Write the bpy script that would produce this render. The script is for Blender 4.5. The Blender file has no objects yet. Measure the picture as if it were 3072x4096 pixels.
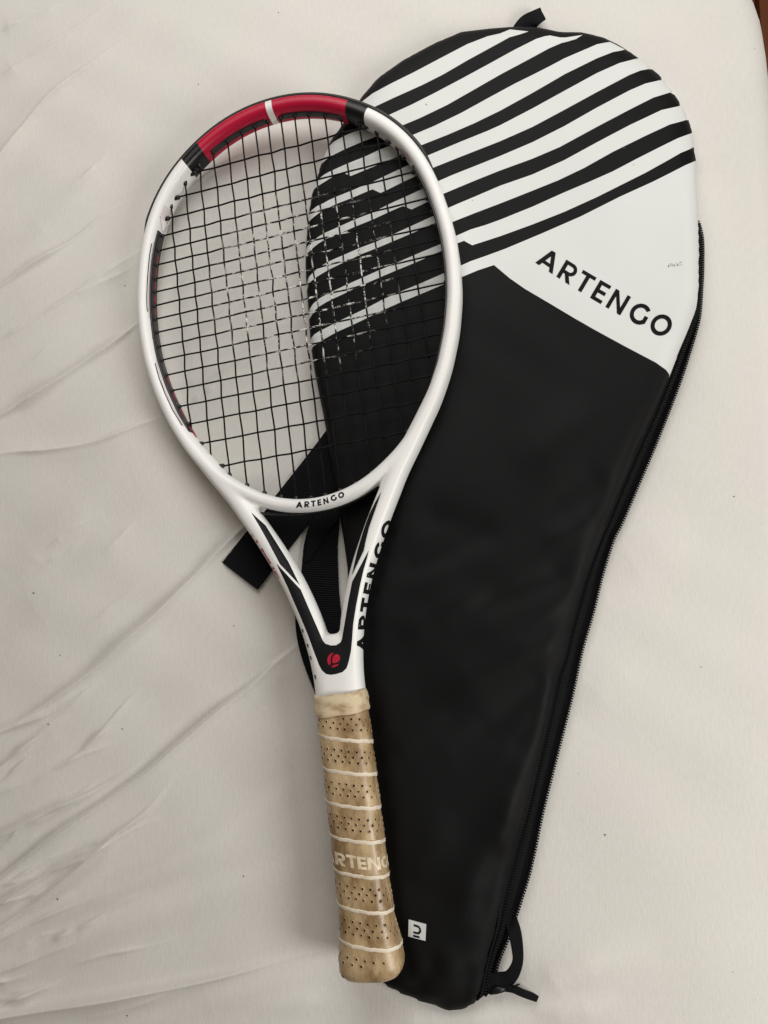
import bpy, math, random
import numpy as np
from mathutils import Vector, Matrix
from mathutils.bvhtree import BVHTree
from mathutils.geometry import delaunay_2d_cdt

random.seed(7)
rng = np.random.default_rng(11)
SC = bpy.context.scene
COL = SC.collection

# ------------------------------------------------------------------ camera
# The photograph is 3072 x 4096; the lens is a phone's main camera (focal length 2840 px).
F, CX, CY = 2840.0, 1536.0, 2048.0
# world axes in camera coordinates (x right, y down, z forward); the phone leans a little over the bed
ZW = -np.array([0.105, 0.148, 0.0]); ZW[2] = -math.sqrt(1 - ZW[0] ** 2 - ZW[1] ** 2)
YW = np.array([0.0, -1.0, 0.0]); YW -= ZW * YW.dot(ZW); YW /= np.linalg.norm(YW)
XW = np.cross(YW, ZW)
M = np.array([XW, YW, ZW])                       # camera -> world
# racket plane (axes in camera coordinates), its reference point and height over the sheet
RM = np.array([[0.9695265, 0.12965013, 0.20786824],
               [-0.15956336, 0.97802049, 0.13422168],
               [-0.18589754, -0.16329963, 0.96890419]])
RSC = 1.058
RX0 = -0.00414264 * RSC
RT = F / 5230 * RSC * np.array([(1200 - CX) / F, (1200 - CY) / F, 1.0])
HC = 0.027 - (M @ RT)[2]
CAM = np.array([0.0, 0.0, HC])


def ray(px, py):
    return M @ np.array([(px - CX) / F, (py - CY) / F, 1.0])


def S(px, py, z=0.0):
    """point of the world at height z seen at photograph pixel (px, py)"""
    d = ray(px, py)
    return CAM + d * ((z - HC) / d[2])


def RL(px, py, h=0.0):
    """racket-local x, y of the point on the racket's mid plane (offset h) at a pixel"""
    d = np.array([(px - CX) / F, (py - CY) / F, 1.0])
    s = np.linalg.solve(np.column_stack([RM[:, 0], RM[:, 1], -d]), -(RT - RM[:, 2] * h))
    return np.array([s[0] - RX0, -s[1]])


rx, ry, rz = M @ RM[:, 0], -(M @ RM[:, 1]), -(M @ RM[:, 2])
ro = CAM + M @ RT + rx * RX0
RACK = Matrix(((rx[0], ry[0], rz[0], ro[0]), (rx[1], ry[1], rz[1], ro[1]),
               (rx[2], ry[2], rz[2], ro[2]), (0, 0, 0, 1)))
RACKI = RACK.inverted()

cd = bpy.data.cameras.new('camera')
cam = bpy.data.objects.new('camera', cd); COL.objects.link(cam)
cd.sensor_fit = 'VERTICAL'; cd.sensor_height = 24.0; cd.lens = F / 4096 * 24.0
cd.clip_start = 0.01; cd.clip_end = 50
xc, yc, zc = M @ np.array([1, 0, 0]), M @ np.array([0, -1, 0]), M @ np.array([0, 0, -1])
cam.matrix_world = Matrix(((xc[0], yc[0], zc[0], 0), (xc[1], yc[1], zc[1], 0), (xc[2], yc[2], zc[2], HC), (0, 0, 0, 1)))
SC.camera = cam

# ------------------------------------------------------------------ world, lights, exposure
w = bpy.data.worlds.new('World'); SC.world = w; w.use_nodes = True
bg = w.node_tree.nodes['Background']
bg.inputs[0].default_value = (1.0, 0.82, 0.66, 1); bg.inputs[1].default_value = 0.14


def area(name, loc, target, size, power, color):
    ld = bpy.data.lights.new(name, 'AREA'); ld.shape = 'DISK'; ld.size = size; ld.energy = power; ld.color = color
    o = bpy.data.objects.new(name, ld); COL.objects.link(o); o.location = loc
    o.rotation_euler = (Vector(target) - Vector(loc)).to_track_quat('-Z', 'Y').to_euler()
    return o


area('room_lamp', (-0.05, 0.90, 0.80), (0.0, 0.15, 0), 1.0, 9.4, (1.0, 0.985, 0.955))
area('added_side_light', (0.86, -0.34, 0.68), (0.05, -0.08, 0), 0.55, 9.0, (1.0, 0.99, 0.95))  # added side light, no real lamp; its falloff leaves the lower left darker

SC.view_settings.view_transform = 'Standard'; SC.view_settings.look = 'None'
SC.view_settings.exposure = 0.0; SC.view_settings.gamma = 1.0; SC.view_settings.use_curve_mapping = False
SC.render.engine = 'CYCLES'; SC.cycles.use_denoising = True
SC.cycles.max_bounces = 6


# ------------------------------------------------------------------ materials
def new_mat(name):
    m = bpy.data.materials.new(name); m.use_nodes = True
    nt = m.node_tree; b = nt.nodes['Principled BSDF']
    return m, nt, b


def N(nt, typ, **kw):
    n = nt.nodes.new(typ)
    for k, v in kw.items():
        if k in n.inputs.keys() if hasattr(n.inputs, 'keys') else False:
            n.inputs[k].default_value = v
        else:
            setattr(n, k, v)
    return n


def mixc(nt, fac, a, b):
    n = nt.nodes.new('ShaderNodeMix'); n.data_type = 'RGBA'
    for s, v in ((n.inputs[0], fac), (n.inputs[6], a), (n.inputs[7], b)):
        if hasattr(v, 'links'): nt.links.new(v, s)
        else: s.default_value = v
    return n.outputs[2]


def math_n(nt, op, a, b=None, c=None):
    n = nt.nodes.new('ShaderNodeMath'); n.operation = op
    for i, v in enumerate((a, b, c)):
        if v is None: continue
        if hasattr(v, 'links'): nt.links.new(v, n.inputs[i])
        else: n.inputs[i].default_value = v
    return n.outputs[0]


def noise(nt, vec, scale, detail=3.0, rough=0.55):
    n = nt.nodes.new('ShaderNodeTexNoise'); n.inputs['Scale'].default_value = scale
    n.inputs['Detail'].default_value = detail; n.inputs['Roughness'].default_value = rough
    if vec is not None: nt.links.new(vec, n.inputs['Vector'])
    return n.outputs[0]


def mapping(nt, vec, scale=(1, 1, 1), rot=(0, 0, 0), loc=(0, 0, 0)):
    n = nt.nodes.new('ShaderNodeMapping'); n.inputs['Scale'].default_value = scale
    n.inputs['Rotation'].default_value = rot; n.inputs['Location'].default_value = loc
    nt.links.new(vec, n.inputs['Vector']); return n.outputs[0]


def ramp(nt, fac, p0, p1):
    n = nt.nodes.new('ShaderNodeMapRange'); n.inputs[1].default_value = p0; n.inputs[2].default_value = p1
    nt.links.new(fac, n.inputs[0]); return n.outputs[0]


def bump(nt, b, height, strength, dist):
    n = nt.nodes.new('ShaderNodeBump'); n.inputs['Strength'].default_value = strength; n.inputs['Distance'].default_value = dist
    nt.links.new(height, n.inputs['Height']); nt.links.new(n.outputs[0], b.inputs['Normal']); return n


def objc(nt):
    return nt.nodes.new('ShaderNodeTexCoord').outputs['Object']


def simple(name, col, rough=0.5, spec=0.5, bumps=None, coat=0.0, var=0.0, varscale=60):
    m, nt, b = new_mat(name)
    b.inputs['Base Color'].default_value = (*col, 1); b.inputs['Roughness'].default_value = rough
    b.inputs['Specular IOR Level'].default_value = spec; b.inputs['Coat Weight'].default_value = coat
    b.inputs['Coat Roughness'].default_value = 0.25
    if var or bumps: co = objc(nt)
    if var:
        f = noise(nt, co, varscale)
        d = tuple(max(0, c * (1 - var)) for c in col); l = tuple(min(1, c * (1 + var)) for c in col)
        nt.links.new(mixc(nt, ramp(nt, f, 0.3, 0.7), (*d, 1), (*l, 1)), b.inputs['Base Color'])
    if bumps:
        sc, st, di = bumps
        bump(nt, b, noise(nt, co, sc, 4), st, di)
    return m


# bed sheet: brushed cotton, warm white with faint vertical slubs
m_sheet, nt, b = new_mat('bed_sheet_cotton')
co = objc(nt)
slub = noise(nt, mapping(nt, co, (480, 150, 150)), 1.0, 4, 0.65)
blot = noise(nt, mapping(nt, co, (9, 6, 6)), 1.0, 3, 0.5)
tint = noise(nt, mapping(nt, co, (14, 10, 10), loc=(5, 2, 0)), 1.0, 2, 0.5)
c1 = mixc(nt, ramp(nt, tint, 0.35, 0.65), (0.70, 0.686, 0.648, 1), (0.705, 0.676, 0.655, 1))
c2 = mixc(nt, ramp(nt, slub, 0.25, 0.8), c1, (0.635, 0.614, 0.574, 1))
c3 = mixc(nt, math_n(nt, 'MULTIPLY', ramp(nt, blot, 0.35, 0.7), 0.35), c2, (0.735, 0.722, 0.676, 1))
nt.links.new(c3, b.inputs['Base Color'])
b.inputs['Roughness'].default_value = 0.95; b.inputs['Specular IOR Level'].default_value = 0.15
b.inputs['Sheen Weight'].default_value = 0.12; b.inputs['Sheen Roughness'].default_value = 0.5
fuzz = noise(nt, mapping(nt, co, (900, 520, 600)), 1.0, 3, 0.7)
bump(nt, b, math_n(nt, 'ADD', math_n(nt, 'MULTIPLY', slub, 0.9), math_n(nt, 'MULTIPLY', fuzz, 0.6)), 0.30, 0.0008)

m_wood, nt, b = new_mat('floor_wood')
co = objc(nt)
g = noise(nt, mapping(nt, co, (60, 5, 5)), 1.0, 5, 0.6)
nt.links.new(mixc(nt, g, (0.10, 0.028, 0.010, 1), (0.20, 0.066, 0.026, 1)), b.inputs['Base Color'])
b.inputs['Roughness'].default_value = 0.35

m_bagw = simple('bag_white_vinyl', (0.70, 0.715, 0.70), 0.55, 0.25, (260, 0.10, 0.0006), var=0.02, varscale=9)
m_bagb = simple('bag_black_vinyl', (0.0056, 0.0056, 0.0060), 0.60, 0.12, (420, 0.16, 0.0005), var=0.1, varscale=14)
m_black_print = simple('black_print', (0.0065, 0.0065, 0.007), 0.6, 0.10)
m_tape = simple('zip_tape', (0.004, 0.004, 0.0055), 0.85, 0.2, (900, 0.3, 0.0005))
m_teeth = simple('zip_teeth', (0.004, 0.004, 0.005), 0.5, 0.12)
m_metal = simple('zip_metal', (0.03, 0.03, 0.03), 0.45, 0.4)
m_metal.node_tree.nodes['Principled BSDF'].inputs['Metallic'].default_value = 0.7

m_web, nt, b = new_mat('webbing')
uv = nt.nodes.new('ShaderNodeUVMap'); uv.uv_map = 'uv'
wv = nt.nodes.new('ShaderNodeTexWave'); wv.wave_type = 'BANDS'; wv.bands_direction = 'X'; wv.wave_profile = 'SIN'
wv.inputs['Scale'].default_value = 175.0; wv.inputs['Distortion'].default_value = 0.25; wv.inputs['Detail Scale'].default_value = 30
nt.links.new(uv.outputs[0], wv.inputs['Vector'])
nt.links.new(mixc(nt, wv.outputs['Fac'], (0.0012, 0.0012, 0.0016, 1), (0.0100, 0.0100, 0.0125, 1)), b.inputs['Base Color'])
b.inputs['Roughness'].default_value = 0.75; b.inputs['Specular IOR Level'].default_value = 0.12
bump(nt, b, wv.outputs['Fac'], 0.7, 0.0007)

# racket frame paint: white body, red crown between two black bands, white tick at the crown's middle
m_frame, nt, b = new_mat('racket_paint')
co = objc(nt)
sx = nt.nodes.new('ShaderNodeSeparateXYZ'); nt.links.new(co, sx.inputs[0])
ang = math_n(nt, 'ABSOLUTE', math_n(nt, 'ARCTAN2', sx.outputs[0], math_n(nt, 'SUBTRACT', sx.outputs[1], 0.005)))
D = math.radians
white = (0.86, 0.86, 0.845, 1)
isb = math_n(nt, 'LESS_THAN', ang, D(30.4)); isr = math_n(nt, 'LESS_THAN', ang, D(23.8)); ist = math_n(nt, 'LESS_THAN', ang, D(0.95))
c = mixc(nt, isb, white, (0.005, 0.005, 0.0055, 1))
c = mixc(nt, isr, c, (0.45, 0.004, 0.037, 1))
c = mixc(nt, ist, c, (0.80, 0.79, 0.77, 1))
nt.links.new(c, b.inputs['Base Color'])
b.inputs['Roughness'].default_value = 0.36; b.inputs['Specular IOR Level'].default_value = 0.32
b.inputs['Coat Weight'].default_value = 0.08; b.inputs['Coat Roughness'].default_value = 0.22
bump(nt, b, noise(nt, co, 700, 2), 0.04, 0.0003)

m_rblack = simple('racket_black_paint', (0.010, 0.010, 0.011), 0.5, 0.15)
m_red = simple('racket_red_paint', (0.46, 0.012, 0.036), 0.4, 0.5)
m_dash = simple('strip_red', (0.30, 0.02, 0.04), 0.5, 0.3)
m_pink = simple('racket_fine_red_line', (0.42, 0.08, 0.11), 0.5, 0.4)
m_rubber = simple('grommet_plastic', (0.009, 0.009, 0.010), 0.35, 0.5)
m_bumper = simple('bumper_plastic', (0.010, 0.009, 0.009), 0.5, 0.45)

# strings: black co-polyester, worn through to pale core where the balls land
m_str, nt, b = new_mat('string')
co = objc(nt)
sx = nt.nodes.new('ShaderNodeSeparateXYZ'); nt.links.new(co, sx.inputs[0])
du = math_n(nt, 'DIVIDE', math_n(nt, 'SUBTRACT', sx.outputs[0], 0.006), 0.078)
dv = math_n(nt, 'DIVIDE', math_n(nt, 'SUBTRACT', sx.outputs[1], 0.016), 0.078)
rr = math_n(nt, 'SQRT', math_n(nt, 'ADD', math_n(nt, 'MULTIPLY', du, du), math_n(nt, 'MULTIPLY', dv, dv)))
inside = ramp(nt, rr, 1.12, 0.72)
n1 = noise(nt, mapping(nt, co, (110, 110, 700)), 1.0, 2, 0.5)
n2 = noise(nt, mapping(nt, co, (900, 900, 1400)), 1.0, 2, 0.6)
worn = math_n(nt, 'MULTIPLY', inside, ramp(nt, math_n(nt, 'ADD', math_n(nt, 'MULTIPLY', n1, 0.7), math_n(nt, 'MULTIPLY', n2, 0.5)), 0.625, 0.69))
nt.links.new(mixc(nt, worn, (0.0045, 0.0042, 0.0045, 1), (0.74, 0.72, 0.68, 1)), b.inputs['Base Color'])
b.inputs['Roughness'].default_value = 0.5; b.inputs['Specular IOR Level'].default_value = 0.12

# grip tape: cream leatherette browned by hands
m_grip, nt, b = new_mat('grip_tape')
co = objc(nt)
s1 = noise(nt, mapping(nt, co, (62, 34, 62)), 1.0, 4, 0.6)
s2 = noise(nt, mapping(nt, co, (160, 60, 160), loc=(3, 1, 0)), 1.0, 5, 0.65)
s3 = noise(nt, mapping(nt, co, (500, 500, 500)), 1.0, 3, 0.6)
ca = mixc(nt, ramp(nt, s1, 0.36, 0.62), (0.54, 0.40, 0.23, 1), (0.235, 0.145, 0.066, 1))
cb = mixc(nt, math_n(nt, 'MULTIPLY', ramp(nt, s2, 0.5, 0.72), 0.55), ca, (0.64, 0.50, 0.31, 1))
cc = mixc(nt, math_n(nt, 'MULTIPLY', ramp(nt, s3, 0.5, 0.75), 0.35), cb, (0.27, 0.165, 0.075, 1))
nt.links.new(cc, b.inputs['Base Color'])
b.inputs['Roughness'].default_value = 0.36; b.inputs['Specular IOR Level'].default_value = 0.55
bump(nt, b, math_n(nt, 'ADD', s3, math_n(nt, 'MULTIPLY', s2, 0.8)), 0.22, 0.0006)

m_lip, nt, b = new_mat('grip_tape_edge')
co = objc(nt); s1 = noise(nt, co, 190, 4, 0.6)
nt.links.new(mixc(nt, ramp(nt, s1, 0.58, 0.74), (0.80, 0.71, 0.57, 1), (0.55, 0.42, 0.27, 1)), b.inputs['Base Color'])
b.inputs['Roughness'].default_value = 0.6
m_collar, nt, b = new_mat('collar_rubber')
co = objc(nt); s1 = noise(nt, mapping(nt, co, (70, 130, 70), loc=(1, 4, 2)), 1.0, 4, 0.6)
nt.links.new(mixc(nt, ramp(nt, s1, 0.48, 0.72), (0.66, 0.54, 0.36, 1), (0.31, 0.19, 0.08, 1)), b.inputs['Base Color'])
b.inputs['Roughness'].default_value = 0.5
bump(nt, b, noise(nt, mapping(nt, co, (60, 260, 60)), 1.0, 3), 0.5, 0.0012)
m_letter_grip = simple('grip_letter', (0.70, 0.58, 0.42), 0.5, 0.4, None, var=0.25, varscale=220)
m_hole = simple('perforation_dark', (0.012, 0.007, 0.004), 0.9, 0.1)
m_label = simple('label_white', (0.62, 0.63, 0.64), 0.6, 0.3)
m_lint = simple('lint_dark', (0.05, 0.035, 0.03), 0.9, 0.1)


# ------------------------------------------------------------------ mesh helpers
def make_obj(name, verts, faces, mats, parent=None, smooth=True, fmat=None, uvs=None):
    me = bpy.data.meshes.new(name)
    me.from_pydata([tuple(map(float, v)) for v in verts], [], [tuple(map(int, f)) for f in faces])
    for m in (mats if isinstance(mats, (list, tuple)) else [mats]): me.materials.append(m)
    if fmat is not None: me.polygons.foreach_set('material_index', np.asarray(fmat, dtype=np.int32))
    if smooth: me.polygons.foreach_set('use_smooth', np.ones(len(me.polygons), dtype=bool))
    if uvs is not None:
        lay = me.uv_layers.new(name='uv')
        idx = np.empty(len(me.loops), dtype=np.int32); me.loops.foreach_get('vertex_index', idx)
        lay.data.foreach_set('uv', np.asarray(uvs, dtype=np.float32)[idx].ravel())
    me.update()
    o = bpy.data.objects.new(name, me); COL.objects.link(o)
    if parent is not None: o.parent = parent
    return o


def resample(pts, step=None, n=None, closed=False):
    p = np.asarray(pts, float)
    if closed: p = np.vstack([p, p[:1]])
    L = np.concatenate([[0], np.cumsum(np.linalg.norm(np.diff(p, axis=0), axis=1))])
    if n is None: n = max(2, int(round(L[-1] / step)) + 1)
    s = np.linspace(0, L[-1], n)
    q = np.column_stack([np.interp(s, L, p[:, i]) for i in range(p.shape[1])])
    return q[:-1] if closed else q


def smooth_curve(pts, n, closed=False):
    """Catmull-Rom through pts, n samples, even spacing"""
    p = np.asarray(pts, float)
    if closed: q = np.vstack([p[-1:], p, p[:2]])
    else: q = np.vstack([2 * p[0] - p[1], p, 2 * p[-1] - p[-2]])
    out = []
    for i in range(1, len(q) - 2):
        t = np.linspace(0, 1, 16, endpoint=False)[:, None]
        a, b_, c_, d_ = q[i - 1], q[i], q[i + 1], q[i + 2]
        out.append(0.5 * (2 * b_ + (c_ - a) * t + (2 * a - 5 * b_ + 4 * c_ - d_) * t ** 2 + (3 * b_ - a - 3 * c_ + d_) * t ** 3))
    out = np.vstack(out + ([] if closed else [p[-1:]]))
    return resample(out, n=n + (1 if closed else 0), closed=closed) if closed else resample(out, n=n)


def superell(n, k):
    t = np.linspace(0, 2 * math.pi, k, endpoint=False)
    c, s = np.cos(t), np.sin(t)
    return np.sign(c) * np.abs(c) ** (2 / n), np.sign(s) * np.abs(s) ** (2 / n)


def sweep(path, side, up, a, b, nexp=2.6, k=20, closed=False):
    """tube of superellipse section: half axes a (along side) and b (along up) at each path point"""
    path = np.asarray(path, float); m = len(path)
    a = np.broadcast_to(a, m); b = np.broadcast_to(b, m)
    cx, sy = superell(nexp, k)
    V = (path[:, None, :] + side[:, None, :] * (a[:, None] * cx[None])[..., None] + up[:, None, :] * (b[:, None] * sy[None])[..., None])
    F_ = []
    for i in range(m if closed else m - 1):
        j = (i + 1) % m
        for q in range(k):
            r = (q + 1) % k
            F_.append((i * k + q, i * k + r, j * k + r, j * k + q))
    if not closed:
        F_.append(tuple(range(k - 1, -1, -1))); F_.append(tuple((m - 1) * k + q for q in range(k)))
    return V.reshape(-1, 3), F_


def tube(path, r, k=8):
    p = np.asarray(path, float)
    t = np.gradient(p, axis=0); t /= np.linalg.norm(t, axis=1)[:, None]
    ref = np.array([0, 0, 1.0]) if abs(t[:, 2]).max() < 0.9 else np.array([1.0, 0, 0])
    s = np.cross(t, ref); s /= np.linalg.norm(s, axis=1)[:, None]
    u = np.cross(s, t)
    return sweep(p, s, u, r, r, 2.0, k)


class Acc:
    def __init__(self): self.v, self.f, self.n = [], [], 0
    def add(self, V, Fc):
        V = np.asarray(V, float); self.v.append(V); self.f += [tuple(i + self.n for i in f) for f in Fc]; self.n += len(V)
    def build(self, name, mat, parent=None, smooth=True):
        return make_obj(name, np.vstack(self.v), self.f, mat, parent, smooth)


def inpoly(P, poly):
    x, y = P[:, 0], P[:, 1]; q = np.asarray(poly, float); r = np.roll(q, -1, axis=0)
    c = np.zeros(len(P), bool)
    for (x1, y1), (x2, y2) in zip(q, r):
        if y1 == y2: continue
        c ^= ((y1 > y) != (y2 > y)) & (x < (x2 - x1) * (y - y1) / (y2 - y1) + x1)
    return c


def polydist(P, line, closed=False):
    """distance to polyline, signed side, arclength fraction of nearest point"""
    q = np.asarray(line, float)
    if closed: q = np.vstack([q, q[:1]])
    best = np.full(len(P), 1e9); side = np.zeros(len(P)); frac = np.zeros(len(P))
    L = np.concatenate([[0], np.cumsum(np.linalg.norm(np.diff(q, axis=0), axis=1))])
    for i in range(len(q) - 1):
        a = q[i]; d = q[i + 1] - a; l2 = d.dot(d)
        if l2 == 0: continue
        t = np.clip(((P - a) @ d) / l2, 0, 1)
        e = P - a - t[:, None] * d
        dist = np.hypot(e[:, 0], e[:, 1])
        m = dist < best
        best[m] = dist[m]; side[m] = np.sign(d[0] * e[m, 1] - d[1] * e[m, 0]); frac[m] = (L[i] + t[m] * (L[i + 1] - L[i])) / L[-1]
    return best, side, frac


def cdt(polys, pts, keep):
    """constrained triangulation of 2-D polygons (rings) plus interior points; keep(centroids)->bool"""
    verts, edges = [], []
    for ring in polys:
        n0 = len(verts); verts += [Vector((float(p[0]), float(p[1]))) for p in ring]
        edges += [(n0 + i, n0 + (i + 1) % len(ring)) for i in range(len(ring))]
    verts += [Vector((float(p[0]), float(p[1]))) for p in pts]
    v, e, f, *_ = delaunay_2d_cdt(verts, edges, [], 0, 1e-7)
    v = np.array([(q.x, q.y) for q in v]); f = np.array([t for t in f if len(t) == 3])
    c = v[f].mean(axis=1); k = keep(c)
    f = f[k]
    used = np.unique(f); mp = -np.ones(len(v), int); mp[used] = np.arange(len(used))
    return v[used], mp[f]


# lettering: every letter is a set of patches in a unit box (height 1)
def quad(a, b_, c_, d_, nu=4, nv=4):
    a, b_, c_, d_ = map(np.array, (a, b_, c_, d_))
    return (lambda u, v: a * (1 - u) * (1 - v) + b_ * u * (1 - v) + c_ * u * v + d_ * (1 - u) * v), nu, nv


def arcp(cx, cy, r0, r1, a0, a1, nu=24, sx_=1.0):
    def f(u, v):
        t = math.radians(a0 + (a1 - a0) * u); r = r1 + (r0 - r1) * v
        return np.array([cx + sx_ * r * math.cos(t), cy + r * math.sin(t)])
    return f, nu, 3


def rect(x0, y0, x1, y1): return quad((x0, y0), (x1, y0), (x1, y1), (x0, y1))


def glyphs(t):
    """the seven letters with stroke weight t"""
    k = 0.4 * 0 + (t * 1.13)
    ya = (0.51 - k) / 0.4
    r1 = .325; r0 = max(.05, r1 - t * .9)
    h = t * .9
    return {
        'A': (1.02, [quad((0, 0), (k, 0), (.51, ya), (.4 * ya, ya), 3, 8), quad((1.02 - k, 0), (1.02, 0), (1.02 - .4 * ya, ya), (.51, ya), 3, 8),
                     quad((.4 * ya, ya), (1.02 - .4 * ya, ya), (.62, 1), (.40, 1)),
                     quad((k + .08, .2), (.94 - k, .2), (1.02 - k - .4 * (.2 + h), .2 + h), (k + .4 * (.2 + h), .2 + h))]),
        'R': (.77, [rect(0, 0, t, 1), rect(t, 1 - h, .44, 1), rect(t, .35, .44, .35 + h), arcp(.44, .675, r0, r1, -90, 90, 16), quad((.77 - t * 1.26, 0), (.77, 0), (.52, .35), (.52 - t * 1.2, .35))]),
        'T': (.76, [rect(0, 1 - h, .76, 1), rect(.38 - t / 2, 0, .38 + t / 2, 1 - h)]),
        'E': (.62, [rect(0, 0, t, 1), rect(t, 1 - h, .62, 1), rect(t, .5 - h / 2, .575, .5 + h / 2), rect(t, 0, .62, h)]),
        'N': (.84, [rect(0, 0, t * .95, 1), rect(.84 - t * .95, 0, .84, 1), quad((t * .95, 1 - t * 1.55), (.84 - t * .95, 0), (.84 - t * .95, t * 1.55), (t * .95, 1))]),
        'G': (.95, [arcp(.5, .5, .5 - t, .5, 45, 305, 30), quad((.5 + (.5 - t) * .5736, .5 - (.5 - t) * .8192), (.787, .09), (.93, .20), (.93 - t, .32)), quad((.93 - t, .32), (.93, .20), (.93, .53), (.93 - t, .53))]),
        'O': (1.02, [arcp(.51, .5, .5 - t, .5, 0, 360, 40)]),
    }


GLY = glyphs(.195)
BOLD = glyphs(.245)


def word(text, gaps, fmap, only=None, glyphs=GLY):
    """mesh of a word: fmap(u, v) with u the advance in letter heights, v in 0..1 -> 3-D point"""
    acc = Acc(); x = 0.0
    for i, ch in enumerate(text):
        wd, pats = glyphs[ch]
        for f, nu, nv in pats:
            V = [fmap(x + q[0], q[1]) for v in range(nv + 1) for u in range(nu + 1) for q in [f(u / nu, v / nv)]]
            Fc = [(v * (nu + 1) + u, v * (nu + 1) + u + 1, (v + 1) * (nu + 1) + u + 1, (v + 1) * (nu + 1) + u) for v in range(nv) for u in range(nu)]
            acc.add(V, Fc)
        x += wd + (gaps[i] if i < len(gaps) else 0)
    return acc, x


GAPS = [.22, .20, .22, .26, .32, .20]
WLEN = sum(GLY[c][0] for c in 'ARTENGO') + sum(GAPS)


# ------------------------------------------------------------------ bed sheet and floor
R_EDGE = 0.03
sil = np.array([S(*p, -0.44 * R_EDGE)[:2] for p in [(2978, -60), (3008, 0), (3032, 58), (3050, 149), (3060, 213), (3073, 330), (3092, 500), (3110, 800), (3135, 1400), (3170, 2400), (3230, 4300)]])
sil = np.vstack([[sil[0] + np.array([-0.05, 0.12])], sil])
sil = smooth_curve(sil, 60)
corners = np.array([S(*p)[:2] for p in [(0, 0), (3072, 0), (0, 4096), (3072, 4096)]])
x0, x1 = corners[:, 0].min() - 0.10, corners[:, 0].max() + 0.09
y0, y1 = corners[:, 1].min() - 0.08, corners[:, 1].max() + 0.07
xm = S(1500, 2400)[0]
xs_ = np.concatenate([np.arange(x0, xm, 0.00092), np.arange(xm, x1, 0.0021)]); ys_ = np.arange(y0, y1, 0.00100)
nx, ny = len(xs_), len(ys_)
gx, gy = np.meshgrid(xs_, ys_)
P = np.column_stack([gx.ravel(), gy.ravel()])
Z = np.zeros(len(P))
# broad softness of the mattress
Z += 0.0010 * np.sin(P[:, 0] * 9 + P[:, 1] * 14 + 1.0) + 0.0008 * np.sin(P[:, 0] * 21 - P[:, 1] * 11 + 2.0)
Z += 0.00035 * np.sin(P[:, 0] * 55 + P[:, 1] * 62 + 3 * np.sin(P[:, 1] * 13)) + 0.0003 * np.sin(P[:, 0] * 38 - P[:, 1] * 84 + 2 * np.sin(P[:, 0] * 17))


def fold(px, amp, wl, wr, ends=(0.25, 0.15), sharp=1.0):
    """a fold of the sheet: crest along px; widths (mm) to the left and right of its direction"""
    global Z
    line = smooth_curve([S(*p)[:2] for p in px], 26)
    mg = min(0.09, 0.012 + 0.006 * max(wl, wr)); lo = line.min(0) - mg; hi = line.max(0) + mg
    sel = np.where((P[:, 0] > lo[0]) & (P[:, 0] < hi[0]) & (P[:, 1] > lo[1]) & (P[:, 1] < hi[1]))[0]
    d, s, t = polydist(P[sel], line)
    wdt = np.where(s > 0, wl, wr) / 1000.0
    g = 1.0 / (1.0 + (d / wdt) ** 2) ** 1.5 if sharp else np.exp(-(d / wdt) ** 2)
    e = np.ones(len(sel))
    if ends[0]: e *= np.clip(t / ends[0], 0, 1) ** 1.2
    if ends[1]: e *= np.clip((1 - t) / ends[1], 0, 1) ** 1.2
    if sharp: e *= 1 + 0.3 * np.sin(t * 17 + px[0][1])
    Z[sel] += 1.75 * amp / 1000.0 * g * e


# (traced left to right; the sheet is pulled towards the lower left corner)
def crease(px, amp, ends=(0, .35), wl=1.5, wr=2.6, swell=0.0, sw=(5, 16)):
    """a thin pinched ridge, with a broader swell of cloth on its lower right side"""
    fold(px, amp * 1.3, wl * .85, wr * .85, ends)
    if swell: fold(px, swell * .8, sw[0], sw[1], ends, 0)


crease([(-200, 1275), (0, 1157), (139, 1065), (278, 972), (417, 861), (520, 790)], 1.5, (0, .45), 1.5, 2.4, .8)
crease([(-200, 1760), (0, 1667), (139, 1593), (306, 1481), (444, 1389), (556, 1296), (640, 1230)], 2.0, (0, .3), 1.5, 2.6, 1.0)
crease([(-100, 740), (0, 648), (139, 463), (250, 352), (370, 259), (480, 170), (640, 60)], 1.0, (0, .5), 2.2, 3.5, 1.8, (14, 9))
fold([(-200, 1500), (0, 1370), (300, 1190), (556, 1009), (640, 960)], 1.5, 14, 9, (0, .3), 0)
crease([(0, 1370), (180, 1262), (380, 1130), (556, 1009)], 0.6, (.1, .3), 1.4, 2.2)
crease([(-200, 1880), (0, 1815), (200, 1800), (392, 1768), (549, 1706), (658, 1670), (740, 1640)], 0.9, (0.35, .3), 1.8, 3, 1.2, (8, 12))
crease([(-100, 2985), (0, 2915), (118, 2865), (353, 2701), (470, 2599), (627, 2458), (768, 2317), (862, 2223), (980, 2113), (1100, 2000), (1240, 1850)], 2.1, (.25, .22), 1.7, 2.8, 1.2, (7, 14))
crease([(-200, 3660), (0, 3523), (211, 3358), (422, 3206), (591, 3088), (717, 2978), (895, 2827), (1000, 2750), (1081, 2669), (1168, 2599), (1260, 2520)], 1.15, (0, .2), 1.1, 3.2, 1.9, (1.7, 17))
crease([(-100, 3790), (0, 3713), (169, 3595), (338, 3460), (464, 3341), (591, 3240), (717, 3080)], 1.5, (0, .4), 2.6, 1.5, 1.6, (9, 3))
crease([(-100, 3680), (0, 3620), (211, 3485), (363, 3417), (523, 3324), (658, 3265)], 1.3, (0, .4), 1.5, 2.4, 1.2, (3, 9))
crease([(-100, 3600), (0, 3560), (160, 3455), (330, 3370)], 0.9, (0, .5), 1.4, 2.2)
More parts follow.
